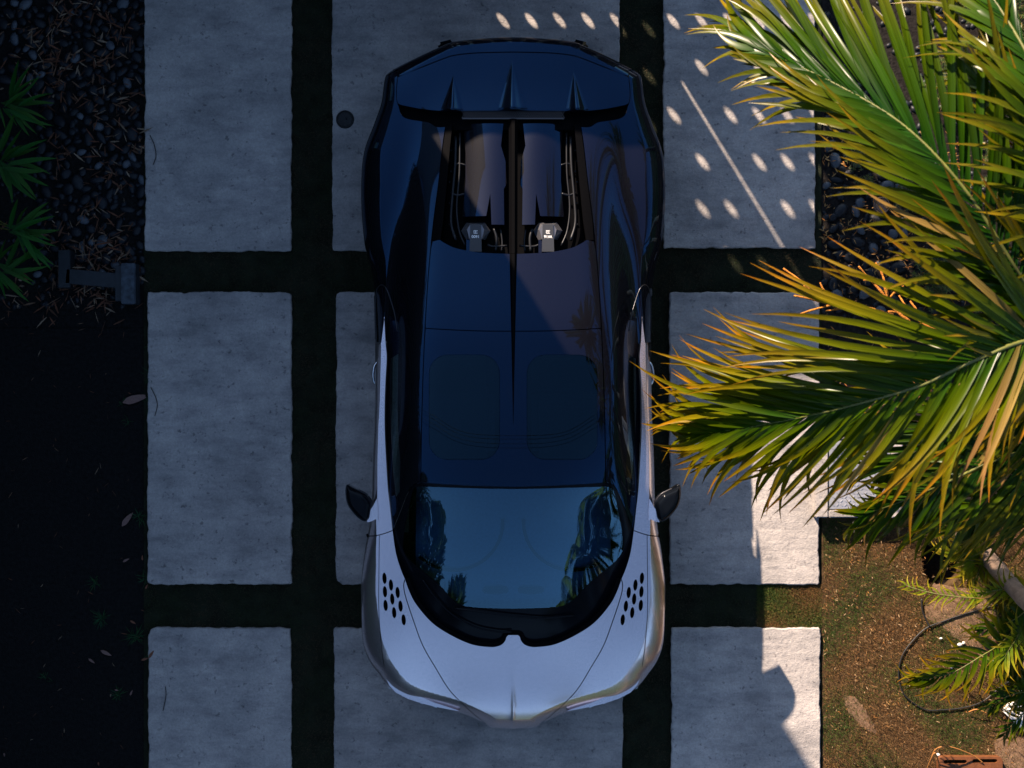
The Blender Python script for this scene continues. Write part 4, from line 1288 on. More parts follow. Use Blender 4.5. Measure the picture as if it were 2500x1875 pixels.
# ---- young palms at the lower right
def young(loc, label, fronds, seed):
    base = P(*loc); e = empty("young_palm", tuple(base))
    tag(e, label, "young palm", "young palms on the lawn edge")
    i4 = Matrix.Translation(-base)
    for k, (pts, n, L_, a0, a1, sides, mat, dr) in enumerate(fronds):
        fr = frond(None, PP(pts), n, mat, L_, a0, a1, lift=.12, seed=seed*10+k, sides=sides, r0=.006, r1=.0015, meshes=None, droopset=dr, start=.04, width=1.35)
        fr.data.transform(i4)
        for c in list(fr.children): c.matrix_basis = i4 @ c.matrix_basis
        fr.parent = e
    st = catmull([Vector((0,0,0)), Vector((.005,0,.08)), Vector((0,.01,.16))], 4)
    tube_obj("stem", st, .014, M['rachis'], e, 6)
    return e
Y, D, K_ = M['leaf_young'], M['leaf_dark'], M['leaf']
young((2520,1470,0), "young palm whose short bright frond reaches over the lawn towards the pit", [
   ([(2520,1470,.18),(2450,1462,.5),(2380,1460,.58),(2300,1452,.55),(2245,1440,.5),(2210,1428,.45)], 30, .15, 70, 38, (1,-1), Y, (0,1,1)),
   ([(2525,1468,.2),(2480,1440,.5),(2430,1442,.6),(2385,1455,.55)], 20, .24, 55, 20, (1,-1), Y, (0,1)),
   ([(2520,1475,.2),(2480,1510,.5),(2430,1530,.55),(2390,1540,.5)], 18, .26, 60, 25, (1,-1), D, (1,2))], 3)
young((2510,1500,0), "young palm with one long frond curving low over the black hose", [
   ([(2500,1500,.2),(2450,1565,.62),(2390,1605,.72),(2330,1640,.7),(2280,1655,.62),(2240,1660,.52)], 36, .33, 88, 20, (1,-1), K_, (0,1,1)),
   ([(2505,1505,.2),(2480,1560,.6),(2455,1600,.7),(2440,1640,.66)], 18, .26, 60, 20, (1,-1), Y, (0,1,1))], 4)
young((2390,1372,0), "young palm with a fan of yellow leaflets beside the planting pit", [
   ([(2392,1372,.15),(2372,1368,.40),(2350,1362,.46),(2330,1355,.45)], 18, .36, 42, 12, (1,-1), Y, (0,1,1)),
   ([(2395,1372,.15),(2375,1350,.38),(2350,1330,.45)], 15, .34, 40, 12, (1,-1), Y, (0,1)),
   ([(2395,1376,.15),(2390,1395,.3),(2378,1420,.32)], 9, .16, 50, 20, (1,-1), M['leaf_young'], (1,2)),
   ([(2395,1372,.15),(2410,1390,.35),(2440,1420,.38)], 10, .22, 45, 20, (1,-1), Y, (1,2))], 5)
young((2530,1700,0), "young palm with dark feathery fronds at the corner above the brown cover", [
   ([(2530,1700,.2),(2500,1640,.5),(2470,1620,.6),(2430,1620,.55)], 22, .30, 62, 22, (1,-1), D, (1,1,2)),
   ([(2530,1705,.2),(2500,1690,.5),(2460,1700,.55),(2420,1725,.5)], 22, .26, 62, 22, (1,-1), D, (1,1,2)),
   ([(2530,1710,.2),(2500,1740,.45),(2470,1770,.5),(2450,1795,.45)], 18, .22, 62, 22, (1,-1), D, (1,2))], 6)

# ---- bamboo at the left edge: every leaf its own piece
BAM = [leaf_mesh("leaf", .060, d, h, n=6, wmax=.28, base_w=.12) for d in (.08,.2,.35) for h in (-.08,.08)]
def bamboo(loc, label, leaves, seed):
    rnd = random.Random(seed); base = P(*loc); e = empty("bamboo_plant", tuple(base))
    tag(e, label, "bamboo", "bamboo plants along the left edge")
    for k in range(3):
        a = rnd.uniform(0, 6.28); q = Vector((.05*math.cos(a), .05*math.sin(a), 0))
        tube_obj("stem", catmull([q*.3, q*.7+Vector((0,0,.25)), q*1.6+Vector((0,0,.5))], 4), .005, M['rachis'], e, 5)
    for (tx, ty, bx, by, z) in leaves:
        b0 = P(bx, by, z); t0 = P(tx, ty, z-.06)
        d = t0-b0; L_ = d.length*1.08
        o = link("leaf", rnd.choice(BAM), None, e)
        if len(o.data.materials) == 0: o.data.materials.append(M['bamboo'])
        o.matrix_world = Matrix.Translation(b0-base) @ basis(d, Vector((rnd.uniform(-.3,.3), rnd.uniform(-.3,.3), 1))) @ Matrix.Diagonal((L_*rnd.uniform(.75,1.1), L_, L_, 1))
def clump(cx, cy, n, seed, z=.5, r0=55, r1=120, a0=-75, a1=75):
    rnd = random.Random(seed); out = []
    for k in range(n):
        a = R_(a0+(a1-a0)*k/(n-1)+rnd.uniform(-10,10)); r = rnd.uniform(r0, r1); bx = cx+rnd.uniform(-18,18); by = cy+rnd.uniform(-14,14)
        out.append((bx+r*math.cos(a), by+r*math.sin(a), bx, by, z+rnd.uniform(-.15,.12)))
    return out
bamboo((-10,262,0), "uppermost bamboo clump with green lance leaves over the pebbles", clump(15,255,15,1)+[(62,210,10,262,.55),(118,212,40,262,.5),(116,280,38,262,.52),(68,310,38,270,.5)], 1)
bamboo((-25,400,0), "bamboo clump between the uppermost and the brightest one at the picture edge", clump(8,395,16,2), 2)
bamboo((28,560,0), "brightest bamboo clump with long green leaves beside the garden light", clump(28,560,14,3,.6)+[(116,505,30,560,.65),(130,602,32,562,.65),(100,585,20,565,.6)], 3)
bamboo((-5,668,0), "lowest bamboo clump left of the garden light", clump(0,655,15,4,.5), 4)

# ---- pebbles: the stones one can pick out
def pebble_mesh(seed):
    r = np.random.default_rng(seed); bm = bmesh.new()
    bmesh.ops.create_icosphere(bm, subdivisions=2, radius=1.0)
    ax = r.normal(size=3)
    for v in bm.verts:
        c = v.co; k = 1+.10*math.sin(2*c.x+seed)+.08*math.sin(3*c.y+seed*2)
        v.co = Vector((c.x*k, c.y*.72*k, c.z*.45))
    me = bpy.data.meshes.new("pebble"); bm.to_mesh(me); bm.free()
    me.polygons.foreach_set("use_smooth", [True]*len(me.polygons)); me.materials.append(M['pebble'])
    return me
PEB = [pebble_mesh(i) for i in range(7)]
def pebbles(parent, boxes, n, smin, smax, seed, avoid=None, grey=.12, sep=.92):
    rnd = random.Random(seed); placed = []; tries = 0
    while len(placed) < n and tries < 40000:
        tries += 1
        x0, x1, y0, y1 = rnd.choice(boxes); p = P(rnd.uniform(x0,x1), rnd.uniform(y0,y1)); s_ = rnd.uniform(smin, smax)
        if avoid and avoid(p): continue
        if any((p.x-q[0])**2+(p.y-q[1])**2 < ((s_+q[2])*sep*.86)**2 for q in placed): continue
        placed.append((p.x, p.y, s_))
        o = link("pebble", rnd.choice(PEB), None, parent)
        o.location = (p.x, p.y, -.02+rnd.uniform(-.008,.012)); o.rotation_euler = (rnd.uniform(-.25,.25), rnd.uniform(-.25,.25), rnd.uniform(0,6.28))
        o.scale = (s_*rnd.uniform(.9,1.3), s_*rnd.uniform(.9,1.2), s_)
        if rnd.random() < grey:
            o.material_slots[0].link = 'OBJECT'; o.material_slots[0].material = M['pebble_grey']
pebbles(bed_l, [(90,346,0,700),(0,346,0,200)], 262, .030, .056, 5)
pebbles(bed_r, [(2012,2230,345,760)], 60, .032, .062, 6, grey=.35)
# stones deeper in the bed, too small to pick apart
def stone_fill(name, boxes, n, seed, parent):
    r = np.random.default_rng(seed); bm = bmesh.new()
    bmesh.ops.create_icosphere(bm, subdivisions=1, radius=1.0)
    bv = np.array([v.co[:] for v in bm.verts]); bf = np.array([[v.index for v in f.verts] for f in bm.faces]); bm.free()
    Vs = []; Fs = []
    for k in range(n):
        x0, x1, y0, y1 = boxes[r.integers(len(boxes))]; p = P(r.uniform(x0,x1), r.uniform(y0,y1))
        s_ = r.uniform(.016,.034); a = r.uniform(0,6.28)
        v = bv*np.array([s_*1.2, s_*.85, s_*.5]); c_, q_ = math.cos(a), math.sin(a)
        v = np.column_stack([v[:,0]*c_-v[:,1]*q_, v[:,0]*q_+v[:,1]*c_, v[:,2]])+np.array([p.x, p.y, -.032])
        Vs.append(v); Fs.append(bf+k*len(bv))
    o = link(name, mesh_np(name, np.vstack(Vs), np.vstack(Fs), True), M['pebble'], parent); o["kind"] = "stuff"
stone_fill("small_stones", [(-60,348,-60,760)], 450, 3, bed_l)
stone_fill("small_stones", [(2010,2560,-40,800)], 700, 4, bed_r)

# ---- scattered strips: dry leaves, grass, needles
def strips(n, pos, ang, tilt, L_, W_, bend, col, seed, lift=0.0):
    """n bent leaf strips (two quads each)"""
    d = np.column_stack([np.cos(ang)*np.cos(tilt), np.sin(ang)*np.cos(tilt), np.sin(tilt)])
    sdv = np.column_stack([-np.sin(ang), np.cos(ang), np.zeros(n)])
    up = np.cross(d, sdv)*-1
    V = np.zeros((n,6,3))
    for i, (t, w) in enumerate(((0,.35),(.5,1.0),(1.0,.08))):
        c = pos+d*(L_*t)[:,None]-np.array([0,0,1.0])*(bend*L_*t*t)[:,None]
        V[:,i*2] = c+sdv*(W_*w*.5)[:,None]; V[:,i*2+1] = c-sdv*(W_*w*.5)[:,None]
    F = np.array([[0,1,3,2],[2,3,5,4]])[None]+6*np.arange(n)[:,None,None]
    return V.reshape(-1,3), F.reshape(-1,4), np.repeat(col, 6, axis=0)

def scatter_px(boxes, n, r):
    w = np.array([(b[1]-b[0])*(b[3]-b[2]) for b in boxes], float); w /= w.sum()
    k = r.choice(len(boxes), n, p=w); B = np.array(boxes, float)[k]
    return np.column_stack([r.uniform(B[:,0],B[:,1]), r.uniform(B[:,2],B[:,3])])
def to_w(px, z): return np.column_stack([(px[:,0]-1250)*GS, (937.5-px[:,1])*GS, np.zeros(len(px))+z])
def pal(r, n, cols, var=.25):
    c = np.array(cols)[r.integers(len(cols), size=n)]
    return np.clip(c*r.uniform(1-var,1+var,(n,1)), 0, 1)

def litter(name, label, boxes, n, seed, cols, lmin=.02, lmax=.075, w=.006, z=.0, kind="stuff", cluster=0):
    r = np.random.default_rng(seed); px = scatter_px(boxes, n, r)
    if cluster:
        cen = scatter_px(boxes, cluster, r); k = r.integers(cluster, size=n)
        m = r.random(n) < .65; px[m] = cen[k[m]]+r.normal(0, 18, (m.sum(),2))
        b = np.array(boxes); px[:,0] = np.clip(px[:,0], b[:,0].min(), b[:,1].max())
    pos = to_w(px, z+r.uniform(0,.028,n))
    V, F, C = strips(n, pos, r.uniform(0,6.28,n), r.normal(0,.25,n), r.uniform(lmin,lmax,n), w*r.uniform(.5,1.6,n), r.uniform(-.15,.3,n), pal(r, n, cols), seed)
    o = link(name, mesh_np(name, V, F, False, C), M['litter'])
    tag(o, label, kind=kind); o["category"] = "leaf litter"
    return o
BR = [(.11,.048,.028),(.15,.082,.05),(.075,.032,.018),(.22,.155,.105),(.125,.048,.026)]
litter("leaf_litter", "thin brown bamboo leaves strewn over the black pebbles at the upper corner", [(120,345,0,760),(0,345,30,260),(0,345,560,800)], 760, 21, BR, .02, .12, .010, cluster=34)
litter("leaf_litter", "orange-brown dry debris strewn under the palm", [(2012,2500,300,1050)], 900, 22, [(.34,.13,.03),(.28,.16,.06),(.22,.09,.03),(.40,.22,.08)], .012, .05, .007, cluster=40)
litter("leaf_litter", "dry tan clippings strewn over the sunlit lawn", [(2010,2500,1270,1875)], 1100, 23, [(.30,.17,.07),(.40,.27,.15),(.28,.12,.03),(.22,.12,.05)], .008, .03, .004, cluster=50)
litter("leaf_litter", "few thin straws lying on the dark soil below the garden light", [(0,350,790,1875)], 70, 24, BR, .02, .06, .004, z=-.02)

def grass(name, label, boxes, n, seed, cols, hmin, hmax, w, z=-.01, lean=.5, avoid=None):
    r = np.random.default_rng(seed); px = scatter_px(boxes, n, r)
    if avoid is not None:
        wxy = to_w(px, 0)[:, :2]; px = px[~avoid(wxy)]; n = len(px)
    pos = to_w(px, np.full(n, z))
    tl = np.clip(r.normal(lean, .35, n), .05, 1.5); an = r.uniform(0,6.28,n)
    L_ = r.uniform(hmin,hmax,n)
    d = np.column_stack([np.cos(an)*np.cos(tl), np.sin(an)*np.cos(tl), np.sin(tl)]); sdv = np.column_stack([-np.sin(an), np.cos(an), np.zeros(n)])
    ww_ = w*r.uniform(.6,1.4,n)
    V = np.stack([pos+sdv*ww_[:,None]*.5, pos-sdv*ww_[:,None]*.5, pos+d*L_[:,None]], 1).reshape(-1,3)
    F = np.arange(3*n).reshape(-1,3)
    f = .5+.25*np.sin(pos[:,0]*7.3+1.3*np.sin(pos[:,1]*5.1))+.25*np.sin(pos[:,1]*8.7+1.7*np.sin(pos[:,0]*6.3))+r.normal(0,.22,n)
    k = np.clip((f*len(cols)), 0, len(cols)-1).astype(int)                    # green and brown patches drift across the ground
    C = np.repeat(np.clip(np.array(cols)[k]*r.uniform(.65,1.35,(n,1)), 0, 1), 3, axis=0)
    o = link(name, mesh_np(name, V, F, False, C), M['blades']); tag(o, label, "grass", kind="stuff")
    return o
pitp = np.array([(p.x,p.y) for p in pit])
LAWN = [(.030,.052,.008),(.045,.070,.010),(.075,.075,.014),(.10,.062,.020),(.14,.070,.024),(.20,.11,.045),(.11,.055,.02)]
grass("lawn_grass", "short patchy brown and green grass on the sunlit lawn", [(2010,2540,1268,1960)], 120000, 31, LAWN, .010, .034, .0042, lean=.40, avoid=lambda q: pip(q, pitp))
TURF = [(.022,.032,.010),(.015,.024,.008),(.04,.034,.016),(.05,.036,.02)]
grass("turf_grass", "fine short turf filling the joints between the slabs", [(709,819,-60,1960),(1511,1638,-60,1960),(352,712,610,716),(352,712,1424,1536),(815,1516,610,716),(815,1516,1424,1536),(1634,2004,603,715),(1634,2004,1423,1536)], 75000, 32, TURF, .008,.026,.0035, lean=.6)
grass("turf_grass", "brown-green turf in the joint at the lawn edge, coloured lighter where sunlit", [(1850,2006,1428,1532)], 16000, 33, LAWN[:5], .010,.030,.004, lean=.45)  # sunlight put into lighter blade colours on this stretch of the joint

def tuft(px, py, n, L_, seed, label):
    r = np.random.default_rng(seed); p = P(px, py)
    pos = np.tile(np.array([0,0,0.0]), (n,1))+np.column_stack([r.normal(0,.012,n), r.normal(0,.012,n), np.zeros(n)])
    V, F, C = strips(n, pos, r.uniform(0,6.28,n), r.uniform(.1,1.1,n), L_*r.uniform(.5,1.1,n), .0045*r.uniform(.6,1.4,n), r.uniform(.1,.5,n), pal(r, n, [(.012,.06,.024),(.01,.045,.015),(.02,.07,.02)]), seed)
    o = link("grass_tuft", mesh_np("grass_tuft", V, F, False, C), M['blades']); o.location = (p.x, p.y, -.022)
    tag(o, label, "grass tuft", "grass tufts along the left slabs")
tl_ = [(372,836,26,.09,"grass tuft against the middle left slab, nearest the garden light"),(372,918,30,.10,"second grass tuft against the middle left slab below the garden light"),(368,985,34,.10,"grass tuft beside the long pinkish leaf at the middle left slab"),
 (340,1262,24,.09,"grass tuft beside the lower end of the middle left slab, above the turf joint"),(355,1412,30,.09,"grass tuft at the bottom corner of the middle left slab"),(230,1420,22,.08,"small grass tuft in the soil left of the lower turf joint"),
 (245,1510,40,.11,"broad grass tuft in the soil left of the broken slab corner"),(330,1555,46,.12,"largest grass tuft beside the broken corner of the lowest left slab"),(375,1592,36,.11,"grass tuft lapping over the edge of the lowest left slab"),
 (285,1700,24,.09,"grass tuft beside the lowest left slab, lowest of the row"),(108,1652,16,.06,"tiny lone grass tuft out in the dark soil"),(300,985,10,.07,"sparse grass tuft out in the soil beside the pinkish leaf"),(310,1030,12,.06,"thin grass tuft just below the sparse one in the soil")]
for i, t in enumerate(tl_): tuft(*t[:4], 40+i, t[4])
FL = ["long pinkish dry leaf touching the middle left slab", "long slanting pinkish leaf in the soil low beside the middle left slab", "short pinkish leaf just below the long slanting one in the soil",
 "tiny reddish leaf against the lower edge of the middle left slab", "curved pinkish leaf left of the largest grass tuft", "pinkish leaf farthest left of the largest grass tuft, below the curved one",
 "reddish leaf above the largest grass tuft", "reddish leaf at the edge of the lowest left slab, lower of two", "reddish leaf lying over the edge of the lowest left slab, upper of two",
 "small pinkish leaf beside the lowest grass tuft", "tiny pinkish fleck above the lowest grass tuft", "tiny reddish leaf in the soil near the bottom picture edge", "tiny reddish leaf at the left end of the lower turf joint", "tiny pinkish leaf in the bottom left corner"]
LEAF1 = leaf_mesh("fallen_leaf", .15, .10, .05, .1, n=5, base_w=.1)
for i, (x, y, L_, a, c) in enumerate([(300,983,.20,18,0),(298,1285,.13,55,0),(300,1372,.055,30,0),(348,1368,.04,95,1),(246,1588,.09,-25,0),(216,1608,.06,-35,0),(318,1515,.05,-30,1),(345,1612,.06,20,1),(366,1605,.07,60,1),(318,1698,.045,70,0),(280,1684,.03,-10,0),(240,1860,.03,-80,1),(358,1437,.04,70,1),(10,1838,.03,-80,0)]):
    o = link("fallen_leaf", LEAF1, None); p = P(x, y)
    if len(LEAF1.materials) == 0: LEAF1.materials.append(M['bark'])
    o.material_slots[0].link = 'OBJECT'
    o.material_slots[0].material = M['lp'] if 'lp' in M and c == 0 else (M['lr'] if 'lr' in M and c else None)
    if 'lp' not in M:
        M['lp'] = simple("pinkish_dry_leaf", (.15,.08,.065), .7, noise=.2); M['lr'] = simple("reddish_dry_leaf", (.14,.045,.018), .7, noise=.2)
        o.material_slots[0].material = M['lp'] if c == 0 else M['lr']
    o.location = (p.x, p.y, .002 if x < 352 else .03); o.rotation_euler = (0, 0, R_(a-90)); o.scale = (max(L_,.04),L_,L_)
    tag(o, FL[i], "leaf", "fallen leaves on the left soil")
# hair-thin dead blades on the left slabs
for i, (pts, lab) in enumerate((([(368,945),(380,970),(384,990),(378,1015)], "thin dark dead grass blade curved on the middle left slab"), ([(366,330),(376,352),(381,380),(374,402)], "thin dark dead grass blade curved on the upper left slab"), ([(404,1676),(405,1700),(398,1735)], "thin dark dead grass blade on the lowest left slab"))):
    o = tube_obj("dead_straw", catmull(PP([(a, b, .03) for a, b in pts]), 6), .0025, M['matt_black'], None, 5)
    tag(o, lab, "grass blade")

# ---- needle shrubs under and behind the palm
def shrub(px, py, r_xy, h, n, seed, label):
    r = np.random.default_rng(seed); p = P(px, py); V = []; F = []; C = []; e = empty("needle_shrub", (p.x, p.y, -.03))
    tag(e, label, "shrub", "needle-leaved shrubs under the palm")
    nb_ = 26
    tips = []
    for k in range(nb_):
        a = r.uniform(0, 6.28); q = r_xy*math.sqrt(r.uniform(.02,1)); tips.append(np.array([q*math.cos(a), q*math.sin(a), h*(1-.5*(q/r_xy)**2)*r.uniform(.7,1.05)]))
    sv = []; sf = []
    for t in tips:
        v, f = tube([(0,0,0), tuple(t*.6+np.array([0,0,.03])), tuple(t)], .003, 4); o_ = len(sv); sv += v; sf += [tuple(i+o_ for i in q) for q in f]
    mk("branches", sv, sf, M['bark'], e)
    k = r.integers(nb_, size=n); u = r.uniform(.35,1.03,n)
    T_ = np.array(tips)[k]; pos = T_*u[:,None]+np.array([0,0,.03])*(u*(1-u)*4)[:,None]
    V, F, C = strips(n, pos, r.uniform(0,6.28,n), r.normal(.45,.45,n), r.uniform(.018,.040,n), r.uniform(.0025,.0042,n), r.uniform(-.1,.3,n), pal(r, n, [(.09,.13,.02),(.05,.10,.02),(.14,.15,.03),(.16,.11,.04),(.04,.09,.03)]), seed)
    o = link("crown", mesh_np("crown", V, F, False, C), M['needles'], e)
for i, s_ in enumerate([(2425,30,.30,.40,5200,"needle-leaved shrub showing widest at the top beside the fronds"),(2520,130,.26,.36,3800,"needle-leaved shrub cut by the picture edge below the top one"),(2320,210,.24,.3,3000,"needle-leaved shrub glimpsed through the upright leaflets of the top frond"),
  (2450,420,.30,.35,3600,"needle-leaved shrub behind the upper frond near the picture edge"),(2210,470,.15,.2,1100,"small needle-leaved sprigs beside the round copper lamp"),(2260,690,.22,.28,2000,"needle-leaved shrub among the orange flower stalks"),
  (2440,720,.28,.32,2600,"needle-leaved shrub between the two largest fronds"),(2090,390,.09,.10,380,"tiny green sprig among the pebbles beside the right slab"),(2110,445,.08,.08,300,"tiny rust and green sprig below the other one among the pebbles")]):
    shrub(*s_[:5], 60+i, s_[5])

# ---- fixtures
gl = empty("garden_light", tuple(P(230, 690, 0)))
o0 = gl.location.copy()
def gbox(name, x0, x1, y0, y1, z0, z1, mat, bev=.004, rz=0):
    a = P(x0, y1, z1); b_ = P(x1, y0, z1); c = (a+b_)/2-o0
    return box(name, (c.x, c.y, (z0+z1)/2), (b_.x-a.x, b_.y-a.y, z1-z0), mat, gl, bev, Matrix.Rotation(rz, 4, 'Z') if rz else None)
DK = simple("dark_powder_coat", (.018,.023,.028), .5, .4, noise=.2)
gbox("mounting_plate", 142, 171, 610, 702, -.02, .10, DK)
gbox("arm", 160, 300, 662, 698, .06, .10, DK, .004, -.09)
lh = gbox("lamp_head", 295, 330, 642, 742, .02, .15, M['alu'], .006)
gbox("lamp_shade", 281, 297, 648, 735, .03, .12, DK)
tag(gl, "grey metal garden light with arm and oblong head lying among leaves", "garden light")

pl = empty("path_light", tuple(P(2140, 507, 0)))
disc("cap", .052, .10, .14, M['copper'], pl, 28, .008)
disc("post", .024, -.03, .12, M['copper'], pl, 16, .002)
v, f = tube([(.055*math.cos(a), .055*math.sin(a), .138) for a in np.linspace(0, 2*math.pi, 32, endpoint=False)], .006, 6, True)
mk("rim", v, f, M['copper'], pl)
tag(pl, "round copper path lamp standing among the pebbles under the palm", "path light")

hb = empty("access_hatch", (0,0,0))
hx0, hx1, hy0, hy1 = 2024, 2175, 1075, 1244; zt = .12
def hbox(name, x0, x1, y0, y1, z0, z1, mat, par, bev=.004):
    a = P(x0, y1, z1); b_ = P(x1, y0, z1); c = (a+b_)/2
    return box(name, (c.x, c.y, (z0+z1)/2), (b_.x-a.x, b_.y-a.y, z1-z0), mat, par, bev)
collar = M['concrete']
hbox("collar", 1990, hx0-1, 1050, 1264, -.08, zt, collar, hb, .008); hbox("collar", hx1+1, 2205, 1050, 1264, -.08, zt, collar, hb, .008)
hbox("collar", hx0-.5, hx1+.5, hy1+1, 1264, -.08, zt-.002, collar, hb, .008); hbox("collar", hx0-.5, hx1+.5, 1050, hy0-1, -.08, zt-.002, collar, hb, .008)
lid = hbox("lid", hx0+1, hx1-1, hy0+1, hy1-1, .09, zt-.006, M['plate'], hb, .002)
bm = bmesh.new()
a = P(hx0+6, hy1-6, zt); b_ = P(hx1-6, hy0+6, zt); nx_ = 14; ny_ = 16
for i in range(nx_):
    for j in range(ny_):
        x = a.x+(b_.x-a.x)*(i+.5)/nx_; y = a.y+(b_.y-a.y)*(j+.5)/ny_
        vs = bm_box(bm, (x, y, zt-.0045), (.021,.0055,.004), Matrix.Rotation(R_(45 if (i+j) % 2 else -45), 4, 'Z'))
o = bm_obj("tread_pattern", bm, M['plate'], lid); o["kind"] = "stuff"
tag(hb, "metal chequer-plate access hatch in a pale concrete collar under the palm", "hatch")

vb = empty("valve_box", (0,0,0))
z1 = .05
x0, x1, y0, y1 = 2292, 2448, 1848, 1968
a = P(x0, y1, z1); b_ = P(x1, y0, z1)
out_ = np.array(rrect(a.x, b_.x, a.y, b_.y, .03, 5))
def slot(sx0, sx1, sy0, sy1):
    p = P(sx0, sy1, z1); q = P(sx1, sy0, z1); return np.array(rrect(p.x, q.x, p.y, q.y, (q.y-p.y)*.48, 5))
hl_ = [slot(2304,2361,1855,1865), slot(2374,2435,1853,1863), slot(2304,2361,1900,1910), slot(2374,2435,1900,1910)]
V, T, bl = cdt(out_, hl_, .05)
verts = [(v[0],v[1],z1) for v in V]; faces = [tuple(t) for t in T]
for L in bl:
    n = len(L); b0 = len(verts); verts += [(V[i][0],V[i][1],z1-.09) for i in L]; faces += [(L[k],b0+k,b0+(k+1)%n,L[(k+1)%n]) for k in range(n)]
mk("cover", verts, faces, M['brown_plastic'], vb, smooth=False)
hbox("well", x0+3, x1-3, y0+3, y1-3, -.10, -.035, M['matt_black'], vb, 0)
tag(vb, "brown box cover with two long slots at the bottom edge of the lawn", "valve box")

HOSE = [(2250,1462),(2257,1500),(2265,1528),(2300,1520),(2352,1500)]
loop = [(2440,1475),(2352,1500),(2300,1518),(2262,1533),(2232,1560),(2204,1598),(2194,1640),(2200,1680),(2216,1705),(2258,1732),(2300,1733),(2350,1728),(2400,1712),(2450,1672),(2510,1640)]
o = tube_obj("irrigation_hose", catmull(PP([(a, b, .006) for a, b in loop]), 10), .005, M['hose'], None, 8)
tag(o, "black irrigation hose looping across the sunlit lawn", "hose")
o = tube_obj("drip_line", catmull(PP([(2250,1462,.012),(2252,1490,.01),(2262,1515,.010),(2270,1530,.018)]), 8), .006, M['hose'], None, 8)
tag(o, "short thin black drip line joining the hose loop below the bright frond", "hose")
a = P(2462,1790,.06); b_ = P(2580,1716,.06); c = (a+b_)/2
o = box("white_slab", (c.x, c.y, .02), (b_.x-a.x, b_.y-a.y, .08), M['whitestone'], None, .01, Matrix.Rotation(-.75,4,'Z'))
tag(o, "white stone slab striped by frond shadows at the picture edge", "stone slab")
WS = ["small white stone just above the long frond inside the hose loop", "largest white stone on the bare patch inside the hose loop", "white stone touching the largest one inside the hose loop", "white stone beside the corner of the brown slotted cover", "smallest white stone near where the thin drip line meets the hose"]
for i, (x, y, s_) in enumerate([(2322,1628,.016),(2342,1573,.018),(2352,1569,.014),(2290,1842,.016),(2297,1558,.011)]):
    o = link("white_stone", PEB[i], None); o.material_slots[0].link = 'OBJECT'; o.material_slots[0].material = M['whitestone']
    p = P(x, y); o.location = (p.x, p.y, .008); o.scale = (s_, s_, s_); tag(o, WS[i], "stone", "white stones on the lawn")
# orange dead stems arching over the brown cover
for i, (pts, lab) in enumerate((([(2268,1872,.02),(2280,1835,.12),(2300,1823,.16),(2330,1826,.14),(2375,1844,.08),(2400,1862,.06)], "arched orange dead stem over the brown slotted cover"), ([(2262,1880,.02),(2272,1855,.1),(2282,1838,.14),(2290,1855,.1),(2296,1880,.05)], "bent orange dead stem left of the brown slotted cover"), ([(2365,1738,.02),(2385,1732,.05),(2410,1742,.03)], "short orange dead stem lying below the hose loop"))):
    o = tube_obj("dry_twig", catmull(PP(pts), 7), .0045, simple("orange_dead_stem", (.36,.15,.035), .7), None, 6); tag(o, lab, "stem")

# ---- trees beyond the picture: the car's glass and paint mirror them
def conifer(x, y, h, r, seed, label):
    rr = np.random.default_rng(seed); e = empty("conifer_tree", (x, y, -.1)); tag(e, label, "tree", "conifers beyond the nose of the car")
    tube_obj("trunk", [(0,0,0),(0,0,h*.5),(0,0,h*.95)], lambda t: .14*(1-.9*t), M['bark'], e, 8)
    n = 2600; t = rr.uniform(.06,1,n); a = rr.uniform(0,6.28,n); q = r*np.sin(np.pi*np.clip(1-t,0,1)**.62)*rr.uniform(.45,1.05,n)*(1+.25*np.sin(a*3+t*20))
    pos = np.column_stack([q*np.cos(a), q*np.sin(a), t*h])
    V, F, C = strips(n, pos, a+rr.normal(0,.7,n), rr.normal(.7,.4,n), rr.uniform(.16,.42,n), rr.uniform(.05,.13,n), rr.uniform(-.1,.3,n), pal(rr, n, [(.03,.06,.018),(.05,.08,.022),(.02,.045,.014)]), seed)
    link("crown", mesh_np("crown", V, F, False, C), M['needles'], e)
conifer(-4.6,-6.2,5.5,.75,1,"slim conifer mirrored at the left side of the windscreen")
conifer(-5.7,-5.0,6.2,.85,2,"taller conifer mirrored at the left edge of the windscreen")
conifer(-3.0,-7.2,4.9,.65,3,"short conifer mirrored low in the windscreen")
conifer(-7.8,-3.0,7.6,1.2,4,"dark conifer farther out, mirrored along the left flank")
conifer(-7.6,0.2,6.8,1.3,5,"dark bushy conifer standing left of the drive")
conifer(-6.8,1.9,6.4,1.3,6,"dark bushy conifer left of the drive near the house")
def added_hedge(x0, y0, x1, y1, h, w, seed, label):  # added out of view to block low sky and darken the mirrored horizon
    r = np.random.default_rng(seed); e = empty("added_hedge", ((x0+x1)/2, (y0+y1)/2, -.1)); tag(e, label, "added_hedge", "unseen hedges added to block low sky light")
    L_ = math.hypot(x1-x0, y1-y0); a = math.atan2(y1-y0, x1-x0); e.rotation_euler = (0,0,a)
    box("core", (0,0,h*.47), (L_*.99, w*.7, h*.92), M['conifer'], e)
    n = int(L_*h*260)
    pos = np.column_stack([r.uniform(-L_/2,L_/2,n), np.where(r.random(n) < .5, -1, 1)*w*.5*r.uniform(.6,1.08,n), h*r.uniform(0,1.03,n)])
    tp = r.random(n) < .2; pos[tp,2] = h*r.uniform(.9,1.08,tp.sum()); pos[tp,1] = w*r.uniform(-.5,.5,tp.sum())
    V, F, C = strips(n, pos, r.uniform(0,6.28,n), r.normal(.3,.6,n), r.uniform(.08,.2,n), r.uniform(.04,.09,n), r.uniform(-.1,.3,n), pal(r, n, [(.035,.06,.015),(.055,.085,.02),(.02,.04,.012)]), seed)
    link("foliage", mesh_np("foliage", V, F, False, C), M['needles'], e)
